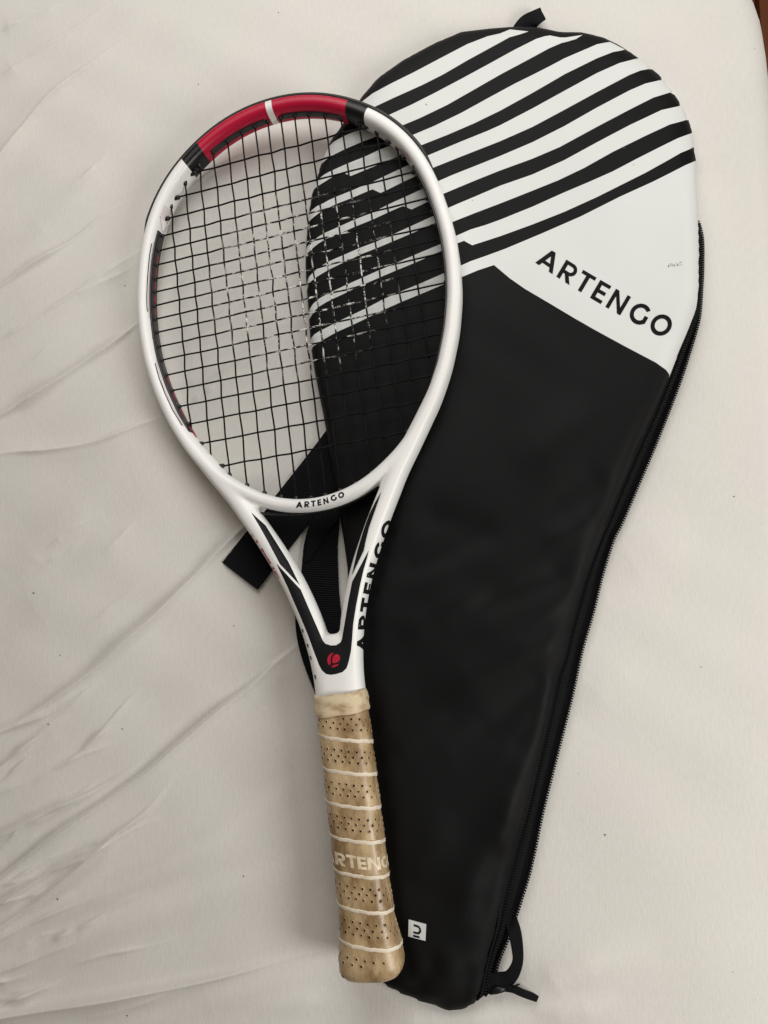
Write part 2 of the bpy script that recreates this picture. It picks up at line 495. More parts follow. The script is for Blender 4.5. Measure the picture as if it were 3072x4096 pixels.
fold([(-100, 3810), (0, 3755), (253, 3637), (506, 3544), (760, 3417), (970, 3274), (1139, 3173), (1266, 3097)], 2.2, 8, 11, (0, .45), 0)
crease([(-100, 3800), (0, 3750), (253, 3632), (506, 3538)], 0.7, (0, .5), 1.5, 2.4)
crease([(-100, 4080), (0, 4059), (169, 4033), (506, 3974), (844, 3907), (1181, 3822), (1350, 3797)], 1.5, (0, .5), 1.6, 2.8, 2.6, (4, 9))
fold([(-100, 3930), (0, 3881), (253, 3780), (591, 3654), (928, 3544), (1266, 3443)], 2.2, 8, 14, (0, .45), 0)
crease([(-100, 3935), (0, 3886), (200, 3806), (400, 3730)], 0.7, (0, .5), 1.5, 2.4)
crease([(-100, 3410), (0, 3350), (169, 3257), (321, 3189), (464, 3113), (600, 3030)], 1.3, (0, .5), 1.4, 2.2, 1.4, (3, 9))
crease([(0, 3395), (120, 3290), (230, 3225)], 0.8, (.2, .4), 1.4, 2.2)
crease([(-100, 3165), (0, 3080), (127, 2970), (295, 2852)], 1.2, (0, .5), 1.4, 2.4, 1.0, (4, 10))
crease([(-100, 3210), (0, 3140), (120, 3030), (260, 2925)], 0.9, (0, .5), 1.4, 2.4)
crease([(-100, 2960), (0, 2928), (186, 2860), (300, 2800), (422, 2717)], 1.0, (0, .5), 1.4, 2.4, .8)
fold([(560, 4140), (700, 4070), (844, 4000), (1097, 3924), (1300, 3880)], 1.3, 8, 10, (.4, .5), 0)
crease([(-60, 4040), (0, 4016), (127, 3966), (245, 3932)], 1.2, (0, .5), 1.4, 2.6, 1.0, (3, 7))
fold([(300, 3560), (520, 3480), (760, 3370), (980, 3230)], 0.8, 6, 9, (.4, .5), 0)
fold([(0, 2560), (300, 2330), (560, 2130), (760, 1990)], 1.3, 22, 18, (.2, .4), 0)
fold([(60, 2330), (300, 2060), (520, 1900)], 1.1, 20, 15, (.2, .4), 0)
fold([(80, 3060), (330, 2850), (560, 2660), (760, 2480)], 1.4, 12, 14, (.2, .4), 0)
crease([(0, 310), (160, 205), (300, 120), (520, -40)], 0.5, (.1, .4), 2, 3, 1.3, (14, 10))
crease([(0, 118), (200, 40), (330, -20)], 0.4, (.1, .4), 2, 3, .8, (10, 8))
fold([(60, 1020), (260, 830), (420, 660), (560, 480)], 1.2, 16, 14, (.2, .4), 0)
crease([(640, 860), (780, 740), (900, 650), (1010, 600)], 0.8, (.3, .4), 1.6, 2.6, .8)
crease([(690, 900), (800, 830), (900, 770)], 0.5, (.3, .4), 1.6, 2.6)
crease([(640, 1230), (800, 1080), (980, 930), (1150, 800)], 0.5, (.25, .4), 1.8, 2.8, 1.3, (8, 7))
crease([(760, 1560), (930, 1460), (1100, 1320), (1215, 1240)], 0.6, (.25, .3), 1.6, 2.8, 1.4, (8, 7))
crease([(750, 1625), (830, 1570), (900, 1520)], 0.7, (.3, .4), 1.6, 2.6)
crease([(700, 1420), (860, 1290), (1020, 1130)], 0.5, (.3, .4), 1.6, 2.6, 1.0, (7, 6))
fold([(2430, 2330), (2600, 2240), (2790, 2120)], 1.2, 22, 16, (.3, .4), 0)
fold([(2300, 2850), (2450, 2700), (2560, 2560)], 1.0, 20, 16, (.3, .4), 0)
fold([(2080, 3980), (2250, 3890), (2450, 3830), (2640, 3800)], 2.2, 12, 14, (.25, .5), 0)
fold([(1400, 4090), (1700, 4078), (2000, 4055), (2250, 4020)], 2.2, 9, 12, (.3, .4), 0)
fold([(2750, 1300), (2860, 1500), (2930, 1800)], 0.9, 20, 20, (.3, .4), 0)
for k in range(20):
    ya = 2950 + 1150 * (k + rng.random()) / 20; xa = rng.uniform(-120, 330); L_ = rng.uniform(220, 620)
    an = math.radians(np.interp(ya, [2950, 4100], [40, 14]) + rng.normal(0, 4))
    pts = [(xa + L_ * t_ * math.cos(an), ya - (ya - 2950) * 0 - L_ * t_ * math.sin(an) + 14 * math.sin(t_ * 5 + k)) for t_ in (0, .25, .5, .75, 1)]
    crease(pts, rng.uniform(.3, .8), (.3, .5), 1.5, rng.uniform(2, 3.5), rng.uniform(0, .6), (5, 8))
for k in range(9):
    xa = rng.uniform(0, 500); ya = rng.uniform(700, 2700); L_ = rng.uniform(200, 450); an = math.radians(rng.uniform(28, 46))
    crease([(xa + L_ * t_ * math.cos(an), ya - L_ * t_ * math.sin(an) + 10 * math.sin(t_ * 5 + k)) for t_ in (0, .3, .6, 1)], rng.uniform(.2, .4), (.3, .5), 1.6, 2.6, .4, (6, 8))
fold([(1000, 4040), (1200, 4005), (1480, 3985)], 0.8, 6, 9, (.4, .5), 0)
fold([(2130, 4070), (2300, 4040), (2480, 3990)], 1.4, 6, 10, (.3, .4), 0)
# keep the sheet under the bag and racket pressed low, and roll it over the mattress edge
d, s, _ = polydist(P, sil)
dd = np.where(s < 0, d, -d)                     # > 0 inside the bed (left of the line running down)
t = 0.83 * R_EDGE + dd                          # distance outwards from the rounding's start
t = 0.83 * R_EDGE - dd
roll = np.where(t <= 0, 0, np.where(t < R_EDGE, -(R_EDGE - np.sqrt(np.maximum(R_EDGE ** 2 - np.clip(t, 0, R_EDGE) ** 2, 0))), -R_EDGE - (t - R_EDGE) * 5))
Z = Z * np.clip(1 - t / R_EDGE, 0.2, 1) + np.maximum(roll, -0.3)
ZS = Z.reshape(ny, nx)


def zsheet(x, y):
    i = min(nx - 1, int(np.searchsorted(xs_, x))); j = min(ny - 1, int(np.searchsorted(ys_, y)))
    return ZS[j, i]


me = bpy.data.meshes.new('bed_sheet')
me.vertices.add(nx * ny)
me.vertices.foreach_set('co', np.column_stack([P, Z]).astype(np.float32).ravel())
ii = (np.arange(ny - 1)[:, None] * nx + np.arange(nx - 1)[None]).ravel()
q = np.column_stack([ii, ii + 1, ii + nx + 1, ii + nx]).astype(np.int32)
me.loops.add(q.size); me.loops.foreach_set('vertex_index', q.ravel())
me.polygons.add(len(q)); me.polygons.foreach_set('loop_start', np.arange(len(q), dtype=np.int32) * 4)
me.polygons.foreach_set('use_smooth', np.ones(len(q), bool))
me.materials.append(m_sheet); me.update(calc_edges=True); me.validate()
sheet = bpy.data.objects.new('bed_sheet', me); COL.objects.link(sheet); sheet['kind'] = 'structure'
sheet['label'] = 'creased warm white cotton sheet over the mattress'

fz = -0.42
floor = make_obj('floor', [(x0 - .3, y0 - .3, fz - .02), (x1 + 1.2, y0 - .3, fz - .02), (x1 + 1.2, y1 + 1.2, fz - .02), (x0 - .3, y1 + 1.2, fz - .02)], [(0, 1, 2, 3)], m_wood, smooth=False)
floor['kind'] = 'structure'; floor['label'] = 'reddish brown wooden floor beside the bed'
pw = 0.07
base_x = S(3030, 40, fz)[0] - 2 * pw
for i in range(8):
    a, c_ = base_x + i * pw + .0015, base_x + (i + 1) * pw - .0015
    bx_ = [(a, y0 - .2), (c_, y0 - .2), (c_, y1 + 1.0), (a, y1 + 1.0)]
    vs = [(p[0], p[1], fz - .02 + .001) for p in bx_] + [(p[0] + (.002 if k in (0, 3) else -.002), p[1], fz) for k, p in enumerate(bx_)]
    make_obj('floor_plank', vs, [(4, 5, 6, 7), (0, 1, 5, 4), (1, 2, 6, 5), (2, 3, 7, 6), (3, 0, 4, 7)], m_wood, floor, False)

# lint on the sheet and bag
acc = Acc()
for (px, py, r_) in [(1115, 52, 2.6), (138, 2372, 4), (2938, 1985, 4), (2803, 2668, 3), (2420, 3340, 5), (792, 333, 2.5), (240, 2622, 2.5), (977, 3501, 3), (514, 4057, 3), (238, 3590, 4), (935, 2503, 2.5), (205, 2894, 3), (489, 2915, 3), (3023, 185, 2), (2314, 3095, 2), (2930, 3885, 2), (500, 1142, 3)]:
    p = S(px, py); r_ = r_ / 5000 * (0.7 if px < 2000 else 0.5)
    th = random.random() * 6
    V = [(p[0] + r_ * (1 + .8 * (k % 2)) * math.cos(th + k * 1.05), p[1] + r_ * math.sin(th + k * 1.05), zsheet(p[0], p[1]) + .0003) for k in range(6)]
    V.append((p[0], p[1], zsheet(p[0], p[1]) + .0009))
    acc.add(V, [(k, (k + 1) % 6, 6) for k in range(6)])
lint = acc.build('lint', m_lint); lint['kind'] = 'stuff'; lint['label'] = 'tiny dark specks of lint scattered on the sheet'; lint['category'] = 'lint'

# ------------------------------------------------------------------ racket bag
bag = bpy.data.objects.new('racket_bag', None); COL.objects.link(bag)
bag['label'] = 'black and white padded racket cover with diagonal stripes and open side zip'; bag['category'] = 'racket bag'

OUT = [(1441, 412), (1506, 336), (1604, 266), (1734, 195), (1842, 149), (1951, 138), (2038, 132), (2149, 133), (2242, 152), (2323, 152), (2414, 173), (2478, 204), (2533, 239), (2585, 279), (2637, 323), (2675, 372), (2714, 425), (2743, 481), (2764, 533), (2773, 591), (2780, 644), (2784, 743), (2790, 905)]
PAN = [(2790, 905), (2793, 1062), (2791, 1182), (2785, 1236), (2750, 1327), (2714, 1411), (2681, 1499), (2615, 1656), (2553, 1789), (2492, 1930), (2427, 2093), (2397, 2164), (2334, 2328), (2281, 2511), (2257, 2622), (2222, 2714), (2197, 2838), (2150, 3045), (2102, 3253), (2054, 3400), (2025, 3505), (2004, 3611), (1988, 3716), (1953, 3843), (1924, 3978)]
BOT = [(1902, 4008), (1860, 4031), (1827, 4037), (1797, 4043), (1776, 4037), (1759, 4025), (1700, 4010), (1677, 4000), (1612, 3974), (1554, 3945), (1525, 3925)]
LEF = [(1500, 3780), (1475, 3400), (1445, 3000), (1415, 2640), (1392, 2327), (1390, 2269), (1378, 2182), (1361, 2076), (1345, 1970), (1330, 1893), (1313, 1796), (1304, 1715), (1290, 1640), (1277, 1579), (1258, 1482), (1246, 1400), (1241, 1357), (1236, 1270), (1227, 1159), (1222, 1071), (1226, 975), (1234, 888), (1239, 840), (1246, 792), (1275, 705), (1296, 638), (1325, 577), (1383, 495)]
ring_px = OUT + PAN[1:] + BOT + LEF
zed = []
for i, p in enumerate(ring_px):
    if i < len(OUT): zed.append(0.004 + 0.006 * max(0, (i - 14) / 8))
    elif i < len(OUT) + len(PAN) - 1:
        zed.append(0.0105 if i < len(OUT) + len(PAN) - 4 else 0.008)
    elif i < len(OUT) + len(PAN) - 1 + len(BOT): zed.append(0.003)
    else: zed.append(0.004)
ring3 = np.array([S(*p, z) for p, z in zip(ring_px, zed)])
ring3 = resample(ring3, step=0.0035, closed=True)
ring = ring3[:, :2]

FOLDS_BAG = []


def bagfold(px, amp, wdt):
    FOLDS_BAG.append((np.array([S(*p, 0.014)[:2] for p in px]), 2.4 * amp / 1000, wdt / 1000))


bagfold([(2330, 2250), (2180, 2330), (1980, 2400), (1800, 2500)], -1.6, 11)
bagfold([(2280, 2480), (2120, 2590), (1930, 2690), (1700, 2830)], 1.8, 16)
bagfold([(2230, 2640), (2130, 2760), (1990, 2900), (1800, 3020)], -1.8, 13)
bagfold([(2100, 3150), (2010, 3330), (1900, 3560), (1840, 3760)], 2.0, 15)
bagfold([(2030, 3360), (1960, 3500), (1900, 3700)], -1.8, 9)
bagfold([(1660, 2080), (1760, 2090), (1900, 2120), (2040, 2150)], -1.2, 12)
bagfold([(1560, 2300), (1700, 2250), (1860, 2180), (2000, 2130)], -1.3, 10)
bagfold([(2400, 1650), (2250, 1760), (2050, 1900)], 1.2, 18)
bagfold([(1700, 4000), (1780, 3900), (1830, 3780)], 1.4, 9)
bagfold([(2420, 1900), (2300, 1980), (2150, 2100)], -1.1, 14)
bagfold([(2390, 2050), (2290, 2120), (2150, 2190)], 0.8, 8)
bagfold([(2300, 2420), (2200, 2500), (2080, 2560)], -0.9, 7)
bagfold([(2190, 2820), (2100, 2930), (2030, 3030)], -1.0, 7)
bagfold([(2140, 3020), (2060, 3140), (2000, 3270)], 0.9, 7)
bagfold([(1600, 2550), (1700, 2480), (1830, 2420), (1980, 2390)], 0.9, 10)
bagfold([(1560, 3000), (1690, 2900), (1800, 2840)], 0.9, 9)
bagfold([(1620, 3500), (1720, 3380), (1800, 3230)], 0.8, 12)
bagfold([(1650, 3960), (1720, 3880), (1770, 3800)], -1.0, 6)
bagfold([(1860, 4010), (1870, 3930), (1900, 3850)], -1.1, 6)

# hoop half-profile of the racket in mm: angle from the crown, centreline radius
HA = np.array([0, 7, 15, 22, 30, 37, 45, 50, 60, 70, 78, 88, 97, 110, 122, 133, 143, 154, 160, 165, 170, 176, 180.])
HR = np.array([167.6, 167.3, 165.4, 162.6, 159, 155.4, 150.4, 147, 140.2, 134.6, 131.8, 130, 129.9, 132.2, 136.9, 144, 152.4, 161.4, 165.6, 169.3, 172, 173.7, 174.]) / 1000
_a = np.concatenate([-HA[::-1], HA[1:]]); _r = np.concatenate([HR[::-1], HR[1:]])


def hoop_r(th):
    """smooth centreline radius for angle th (radians from the crown)"""
    return np.interp(np.degrees(th), HS_A, HS_R)


HS_A = np.linspace(-180, 180, 721); HS_R = np.interp(HS_A, _a, _r)
ker = np.exp(-np.linspace(-2, 2, 25) ** 2); ker /= ker.sum()
HS_R = np.convolve(np.concatenate([HS_R[-13:-1], HS_R, HS_R[1:13]]), ker, 'valid')

Ri = np.array(RACKI)
rn = np.array([rz[0], rz[1], rz[2]])


def racket_floor(x, y):
    """upper limit of the bag's surface so that the racket rests on it"""
    z = 0.02 * np.ones_like(x)
    loc = np.column_stack([x, y, z, np.ones_like(x)]) @ Ri.T
    lx, ly = loc[:, 0], loc[:, 1]
    zm = ro[2] - ((x - ro[0]) * rn[0] + (y - ro[1]) * rn[1]) / rn[2]
    th = np.arctan2(lx, ly - 0.005); rr_ = np.hypot(lx, ly - 0.005)
    out_h = np.maximum(0, rr_ - hoop_r(th) - 0.006)
    hh = np.where(ly > -0.17, zm - 0.0118 + out_h * 0.8, 9)
    aw = np.interp(-ly, [0.10, 0.17, 0.25, 0.30, 0.33, 0.47, 0.50, 0.52], [0.10, 0.062, 0.028, 0.020, 0.019, 0.019, 0.022, 0.022])
    bt = np.interp(-ly, [0.10, 0.28, 0.32, 0.47, 0.50], [0.0118, 0.0118, 0.016, 0.016, 0.019])
    out_a = np.maximum(0, np.abs(lx) - aw)
    ha = np.where((ly <= -0.10), zm - bt + out_a * 0.75 + np.maximum(0, -0.512 - ly) * 1.5, 9)
    return np.minimum(hh, ha)


ring_dense = ring


def hbag(x, y):
    x = np.atleast_1d(np.asarray(x, float)); y = np.atleast_1d(np.asarray(y, float))
    Pq = np.column_stack([x, y])
    d = np.full(len(Pq), 1e9); ze = np.zeros(len(Pq))
    for k in range(0, len(Pq), 20000):
        dm = np.hypot(Pq[k:k + 20000, None, 0] - ring[None, :, 0], Pq[k:k + 20000, None, 1] - ring[None, :, 1])
        j = dm.argmin(1); q_ = Pq[k:k + 20000]; bd = np.full(len(q_), 1e9); bz_ = np.zeros(len(q_))
        for dj in (-1, 0):
            a_ = ring3[(j + dj) % len(ring)]; b_ = ring3[(j + dj + 1) % len(ring)]
            e_ = b_[:, :2] - a_[:, :2]; t_ = np.clip(((q_ - a_[:, :2]) * e_).sum(1) / np.maximum((e_ ** 2).sum(1), 1e-12), 0, 1)
            f_ = q_ - a_[:, :2] - e_ * t_[:, None]; dd_ = np.hypot(f_[:, 0], f_[:, 1]); m_ = dd_ < bd
            bd[m_] = dd_[m_]; bz_[m_] = (a_[:, 2] + (b_[:, 2] - a_[:, 2]) * t_)[m_]
        bd[~inpoly(q_, ring)] = 0.0
        d[k:k + 20000] = bd; ze[k:k + 20000] = bz_
    T = np.interp(-y, [-0.45, -0.33, -0.1, 0.05, 0.2, 0.33, 0.45], [0.024, 0.027, 0.0275, 0.022, 0.018, 0.016, 0.012])
    wdt = np.interp(ze, [0.004, 0.0105], [0.030, 0.017])
    t_ = np.clip(d / wdt, 0, 1)
    rim = np.sqrt(np.maximum(1 - (1 - t_) ** 2.2, 0))
    h = ze + (T - ze) * rim
    n_ = 0.0006 * np.sin(x * 42 + y * 23) + 0.0005 * np.sin(x * 18 - y * 51 + 1) + 0.0003 * np.sin(x * 90 + y * 70 + 2 * np.sin(y * 30))
    for ln, am, wd in FOLDS_BAG:
        dd_, _, tt = polydist(Pq, ln)
        n_ = n_ + am * np.exp(-(dd_ / wd) ** 2) * np.clip(tt / .2, 0, 1) * np.clip((1 - tt) / .3, 0, 1)
    # gentle scalloping along the seam
    n_ = n_ * np.clip(d / 0.012, 0, 1)
    h = h + n_
    lim = racket_floor(x, y)
    k_ = 0.003
    h2 = np.minimum(h, lim) - np.maximum(k_ - np.abs(h - lim), 0) ** 2 / (4 * k_)
    return np.maximum(h2, 0.0025)


def onbag(pts, off=0.0):
    """pixel points -> 3-D points on the bag's upper surface"""
    pts = np.asarray(pts, float); z = np.full(len(pts), 0.016)
    for _ in range(7):
        w3 = np.array([S(p[0], p[1], zz) for p, zz in zip(pts, z)])
        z = 0.3 * z + 0.7 * hbag(w3[:, 0], w3[:, 1])
    w3 = np.array([S(p[0], p[1], zz) for p, zz in zip(pts, z)])
    w3[:, 2] += off
    return w3


W = []      # white print: (upper edge, lower edge), left to right
W.append(([(1400, 445), (1425, 425), (1441, 412), (1490, 374), (1560, 336), (1653, 290), (1761, 233), (1870, 176), (1951, 145), (2000, 134), (2040, 118)],
          [(1395, 490), (1440, 458), (1484, 434), (1571, 393), (1691, 339), (1772, 298), (1870, 241), (1978, 182), (2038, 149), (2081, 137), (2114, 126)]))
W.append(([(1312, 590), (1323, 578), (1335, 567), (1374, 545), (1403, 532), (1439, 520), (1490, 492), (1540, 467), (1647, 418), (1734, 374), (1842, 317), (1951, 258), (2060, 198), (2146, 155), (2179, 145), (2200, 142), (2242, 150), (2262, 150)],
          [(1275, 665), (1285, 655), (1304, 639), (1330, 621), (1383, 595), (1451, 566), (1506, 546), (1596, 507), (1680, 472), (1788, 420), (1897, 358), (2005, 296), (2114, 238), (2197, 193), (2246, 172), (2271, 166), (2304, 156), (2330, 140)]))
W.append(([(1260, 728), (1275, 715), (1296, 699), (1313, 689), (1345, 674), (1390, 654), (1456, 628), (1518, 599), (1564, 580), (1636, 546), (1734, 505), (1842, 453), (1951, 393), (2060, 334), (2129, 300), (2200, 264), (2258, 233), (2349, 194), (2388, 177), (2420, 171), (2440, 168)],
          [(1240, 775), (1260, 753), (1275, 742), (1316, 716), (1335, 705), (1372, 690), (1403, 704), (1468, 677), (1528, 652), (1598, 623), (1674, 585), (1788, 540), (1897, 493), (2000, 443), (2129, 372), (2200, 331), (2258, 297), (2388, 233), (2452, 208), (2482, 203), (2500, 198)]))
W.append(([(1232, 860), (1239, 850), (1248, 840), (1267, 825), (1287, 816), (1316, 800), (1345, 787), (1400, 765), (1468, 736), (1492, 727), (1537, 705), (1600, 676), (1701, 626), (1842, 567), (1951, 523), (2000, 501), (2129, 434), (2258, 363), (2388, 292), (2478, 252), (2533, 238), (2555, 232)],
          [(1225, 900), (1236, 886), (1246, 876), (1263, 862), (1282, 848), (1301, 837), (1352, 813), (1407, 792), (1468, 766), (1490, 757), (1522, 772), (1550, 759), (1618, 725), (1664, 704), (1732, 671), (1842, 627), (2000, 565), (2129, 508), (2258, 439), (2388, 368), (2517, 300), (2562, 282), (2590, 277), (2610, 272)]))
W.append(([(1215, 1020), (1223, 1004), (1229, 987), (1239, 975), (1260, 958), (1277, 945), (1299, 932), (1359, 905), (1419, 878), (1487, 852), (1553, 818), (1630, 783), (1693, 754), (1752, 725), (1809, 700), (1900, 664), (2000, 624), (2129, 569), (2258, 504), (2388, 430), (2517, 362), (2582, 334), (2640, 321), (2660, 318)],
          [(1212, 1046), (1224, 1024), (1231, 1012), (1248, 995), (1272, 975), (1304, 955), (1333, 944), (1359, 934), (1419, 907), (1489, 879), (1560, 846), (1594, 831), (1613, 824), (1646, 838), (1705, 810), (1771, 776), (1900, 722), (2000, 682), (2129, 635), (2239, 588), (2388, 507), (2517, 439), (2614, 390), (2680, 370), (2700, 366)]))
W.append(([(1216, 1175), (1224, 1154), (1227, 1132), (1236, 1107), (1251, 1091), (1272, 1072), (1296, 1057), (1321, 1043), (1374, 1020), (1436, 993), (1504, 967), (1575, 936), (1654, 900), (1737, 862), (1792, 832), (1838, 812), (1900, 786), (2000, 743), (2129, 698), (2258, 640), (2388, 569), (2517, 501), (2646, 440), (2718, 424), (2740, 420)],
          [(1218, 1190), (1227, 1163), (1234, 1139), (1242, 1127), (1263, 1110), (1287, 1095), (1318, 1077), (1374, 1050), (1410, 1034), (1446, 1016), (1513, 990), (1577, 963), (1662, 927), (1686, 916), (1730, 895), (1764, 909), (1809, 888), (1900, 852), (2000, 814), (2129, 763), (2233, 721), (2336, 672), (2452, 607), (2582, 543), (2679, 498), (2746, 480), (2765, 475)]))
W.append(([(1224, 1272), (1231, 1253), (1239, 1236), (1252, 1216), (1265, 1204), (1280, 1192), (1306, 1178), (1335, 1163), (1386, 1139), (1451, 1110), (1516, 1081), (1550, 1067), (1596, 1047), (1674, 1013), (1768, 974), (1821, 945), (1882, 918), (1942, 900), (2000, 879), (2129, 827), (2258, 769), (2355, 728), (2452, 685), (2543, 637), (2646, 585), (2711, 553), (2768, 532), (2790, 525)],
          [(1225, 1300), (1235, 1279), (1246, 1262), (1258, 1243), (1277, 1226), (1308, 1207), (1337, 1193), (1390, 1168), (1417, 1154), (1463, 1134), (1525, 1107), (1589, 1080), (1681, 1042), (1731, 1018), (1772, 1001), (1827, 974), (1856, 963), (1889, 981), (2000, 945), (2129, 898), (2258, 847), (2388, 788), (2498, 733), (2582, 691), (2679, 637), (2724, 611), (2776, 590), (2800, 580)]))
W.append(([(1228, 1385), (1241, 1361), (1246, 1351), (1258, 1337), (1282, 1322), (1311, 1308), (1352, 1286), (1403, 1262), (1465, 1233), (1529, 1199), (1562, 1184), (1598, 1168), (1686, 1132), (1782, 1090), (1842, 1063), (1882, 1045), (1942, 1024), (2021, 995), (2171, 932), (2322, 866), (2479, 787), (2611, 727), (2669, 698), (2743, 660), (2784, 643), (2850, 620), (2860, 1000), (2850, 1520)],
          [(1232, 1412), (1243, 1399), (1252, 1386), (1270, 1374), (1292, 1359), (1349, 1327), (1410, 1300), (1470, 1271), (1511, 1251), (1540, 1237), (1607, 1207), (1698, 1170), (1773, 1138), (1847, 1108), (1912, 1081), (1976, 1060), (2039, 1113), (2099, 1155), (2201, 1215), (2298, 1273), (2382, 1321), (2503, 1387), (2623, 1450), (2664, 1479), (2678, 1499), (2700, 1525)]))
rings, wpolys = [ring], []
for up_, lo_ in W:
    ring_w = up_ + lo_[::-1]
    dense = resample(np.array(ring_w, float), step=14, closed=True)
    dense = np.vstack([dense, ring_w])  # keep the corners
    # rebuild in order: insert corners into the resampled ring
    dense = []
    for a_, b_ in zip(ring_w, ring_w[1:] + ring_w[:1]):
        n_ = max(1, int(math.hypot(b_[0] - a_[0], b_[1] - a_[1]) / 16))
        dense += [(a_[0] + (b_[0] - a_[0]) * k / n_, a_[1] + (b_[1] - a_[1]) * k / n_) for k in range(n_)]
    w3 = onbag(dense)[:, :2]
    rings.append(w3); wpolys.append(w3)
lo, hi = ring.min(0), ring.max(0)
gs = 0.0036
gxx, gyy = np.meshgrid(np.arange(lo[0], hi[0], gs), np.arange(lo[1], hi[1], gs))
gp = np.column_stack([gxx.ravel() + (np.arange(gxx.size) // gxx.shape[1] % 2) * gs / 2, gyy.ravel()])
gp = gp[inpoly(gp, ring)]
allb = np.vstack(rings)
keepm = np.ones(len(gp), bool)
for k in range(0, len(gp), 4000):
    dm = np.hypot(gp[k:k + 4000, None, 0] - allb[None, :, 0], gp[k:k + 4000, None, 1] - allb[None, :, 1]).min(1)
    keepm[k:k + 4000] = dm > 0.0014
gp = gp[keepm]
bv, bf = cdt(rings, gp, lambda c: inpoly(c, ring))
cen = bv[bf].mean(1)
iswhite = np.zeros(len(bf), bool)
for wp in wpolys: iswhite |= inpoly(cen, wp)
bz = hbag(bv[:, 0], bv[:, 1])
# side wall down to the sheet and underside
nb = len(ring)
V = [(*p, z) for p, z in zip(bv, bz)]
nT = len(V)
cenr = ring.mean(0)
tin = np.roll(ring, -1, 0) - np.roll(ring, 1, 0); nin = np.column_stack([-tin[:, 1], tin[:, 0]]); nin /= np.linalg.norm(nin, axis=1)[:, None]
if not inpoly(ring[:1] + nin[:1] * 0.003, ring)[0]: nin = -nin
hz = hbag(ring[:, 0], ring[:, 1])
V += [(p[0], p[1], z) for p, z in zip(ring, hz)]
V += [(p[0] + n_[0] * 0.001, p[1] + n_[1] * 0.001, z * 0.5) for p, n_, z in zip(ring, nin, hz)]
V += [(p[0] + n_[0] * 0.004, p[1] + n_[1] * 0.004, 0.0006) for p, n_ in zip(ring, nin)]
Fc = [tuple(f) for f in bf]
fm = [0 if w_ else 1 for w_ in iswhite]
rmid = ring + nin * 0.002
rw = np.zeros(nb, bool)
for wp in wpolys: rw |= inpoly(rmid, wp)
for i in range(nb):
    j = (i + 1) % nb
    for lv in (0, 1):
        a = nT + lv * nb
        Fc.append((a + i, a + j, a + nb + j, a + nb + i)); fm.append(0 if rw[i] else 1)
shell = make_obj('shell', V, Fc, [m_bagw, m_bagb], bag, True, fm)
shell['label'] = 'black cover panel with white diagonal stripes and a white corner'

# printed name on the white corner of the bag
b0 = np.array([2141.0, 1051.0]); dr = np.array([.860, .510]); nr = np.array([.510, -.860]); LEN = 602.0


def bag_text(u, v):
    t_ = u / WLEN
    p = b0 + dr * LEN * t_ - nr * (9 * 4 * t_ * (1 - t_)) + nr * v * (77 + 13 * t_)
    return p


acc, _ = word('ARTENGO', GAPS, lambda u, v: np.append(bag_text(u, v), 0))
px = np.vstack(acc.v)[:, :2]
make_obj('lettering', onbag(px, 0.00025), acc.f, m_black_print, bag)

# scuff marks on the white corner
acc = Acc()
for k in range(16):
    c_ = np.array([2672 + k * 3.6 + random.uniform(-3, 3), 1064 - k * 0.6 + random.uniform(-6, 6)]); th = random.uniform(0, 3); L_ = random.uniform(2, 5)
    d_ = np.array([math.cos(th), math.sin(th)]) * L_; e_ = np.array([-d_[1], d_[0]]) / L_ * 1.0
    acc.add(onbag([c_ - d_ - e_, c_ + d_ - e_ * .4, c_ + d_ + e_ * .4, c_ - d_ + e_], 0.0002), [(0, 1, 2, 3)])
for p, r_ in [((1705, 418), 3), ((2496, 592), 3), ((1890, 802), 2), ((2535, 660), 2)]:
    acc.add(onbag([(p[0] - r_, p[1]), (p[0], p[1] + r_), (p[0] + r_, p[1]), (p[0], p[1] - r_)], 0.0002), [(0, 1, 2, 3)])
acc.build('scuff_marks', simple('scuff', (0.12, 0.12, 0.12), 0.9, 0.1), bag)['kind'] = 'stuff'

# sewn logo label
lab_c = np.array([(1635, 3677), (1705, 3696), (1702, 3762), (1633, 3744)], float)


def lab(u, v): return lab_c[0] * (1 - u) * (1 - v) + lab_c[1] * u * (1 - v) + lab_c[2] * u * v + lab_c[3] * (1 - u) * v


g_ = [(u, v) for v in np.linspace(0, 1, 7) for u in np.linspace(0, 1, 7)]
top = onbag([lab(u, v) for u, v in g_], 0.0007); bot_ = onbag([lab(u, v) for u, v in g_], 0.0001)
Fc = [(j * 7 + i, j * 7 + i + 1, j * 7 + i + 8, j * 7 + i + 7) for j in range(6) for i in range(6)]
edge = list(range(7)) + [7 * k + 6 for k in range(1, 7)] + [48 - k for k in range(1, 7)] + [42 - 7 * k for k in range(1, 6)]
Fc += [(a, edge[(k + 1) % len(edge)], 49 + edge[(k + 1) % len(edge)], 49 + a) for k, a in enumerate(edge)]
label = make_obj('logo_label', np.vstack([top, bot_]), Fc, m_label, bag, False)
acc = Acc()
hook = [(-.30, .30), (-.02, .30)] + [(-.02 + .25 * math.cos(a), .055 + .245 * math.sin(a)) for a in np.linspace(math.pi / 2, -math.pi / 2, 14)] + [(-.30, -.19)]
for line in (hook, [(-.31, -.43), (.20, -.43)]):
    ln = resample(np.array(line), step=0.04); tg = np.gradient(ln, axis=0); tg /= np.linalg.norm(tg, axis=1)[:, None]
    nn = np.column_stack([-tg[:, 1], tg[:, 0]]) * .072
    pts = [lab(.515 + .72 * p[0], .50 - .86 * p[1]) for q_ in zip(ln + nn, ln - nn) for p in q_]
    acc.add(onbag(pts, 0.0010), [(2 * k, 2 * k + 1, 2 * k + 3, 2 * k + 2) for k in range(len(ln) - 1)])
acc.build('logo_mark', m_black_print, label)

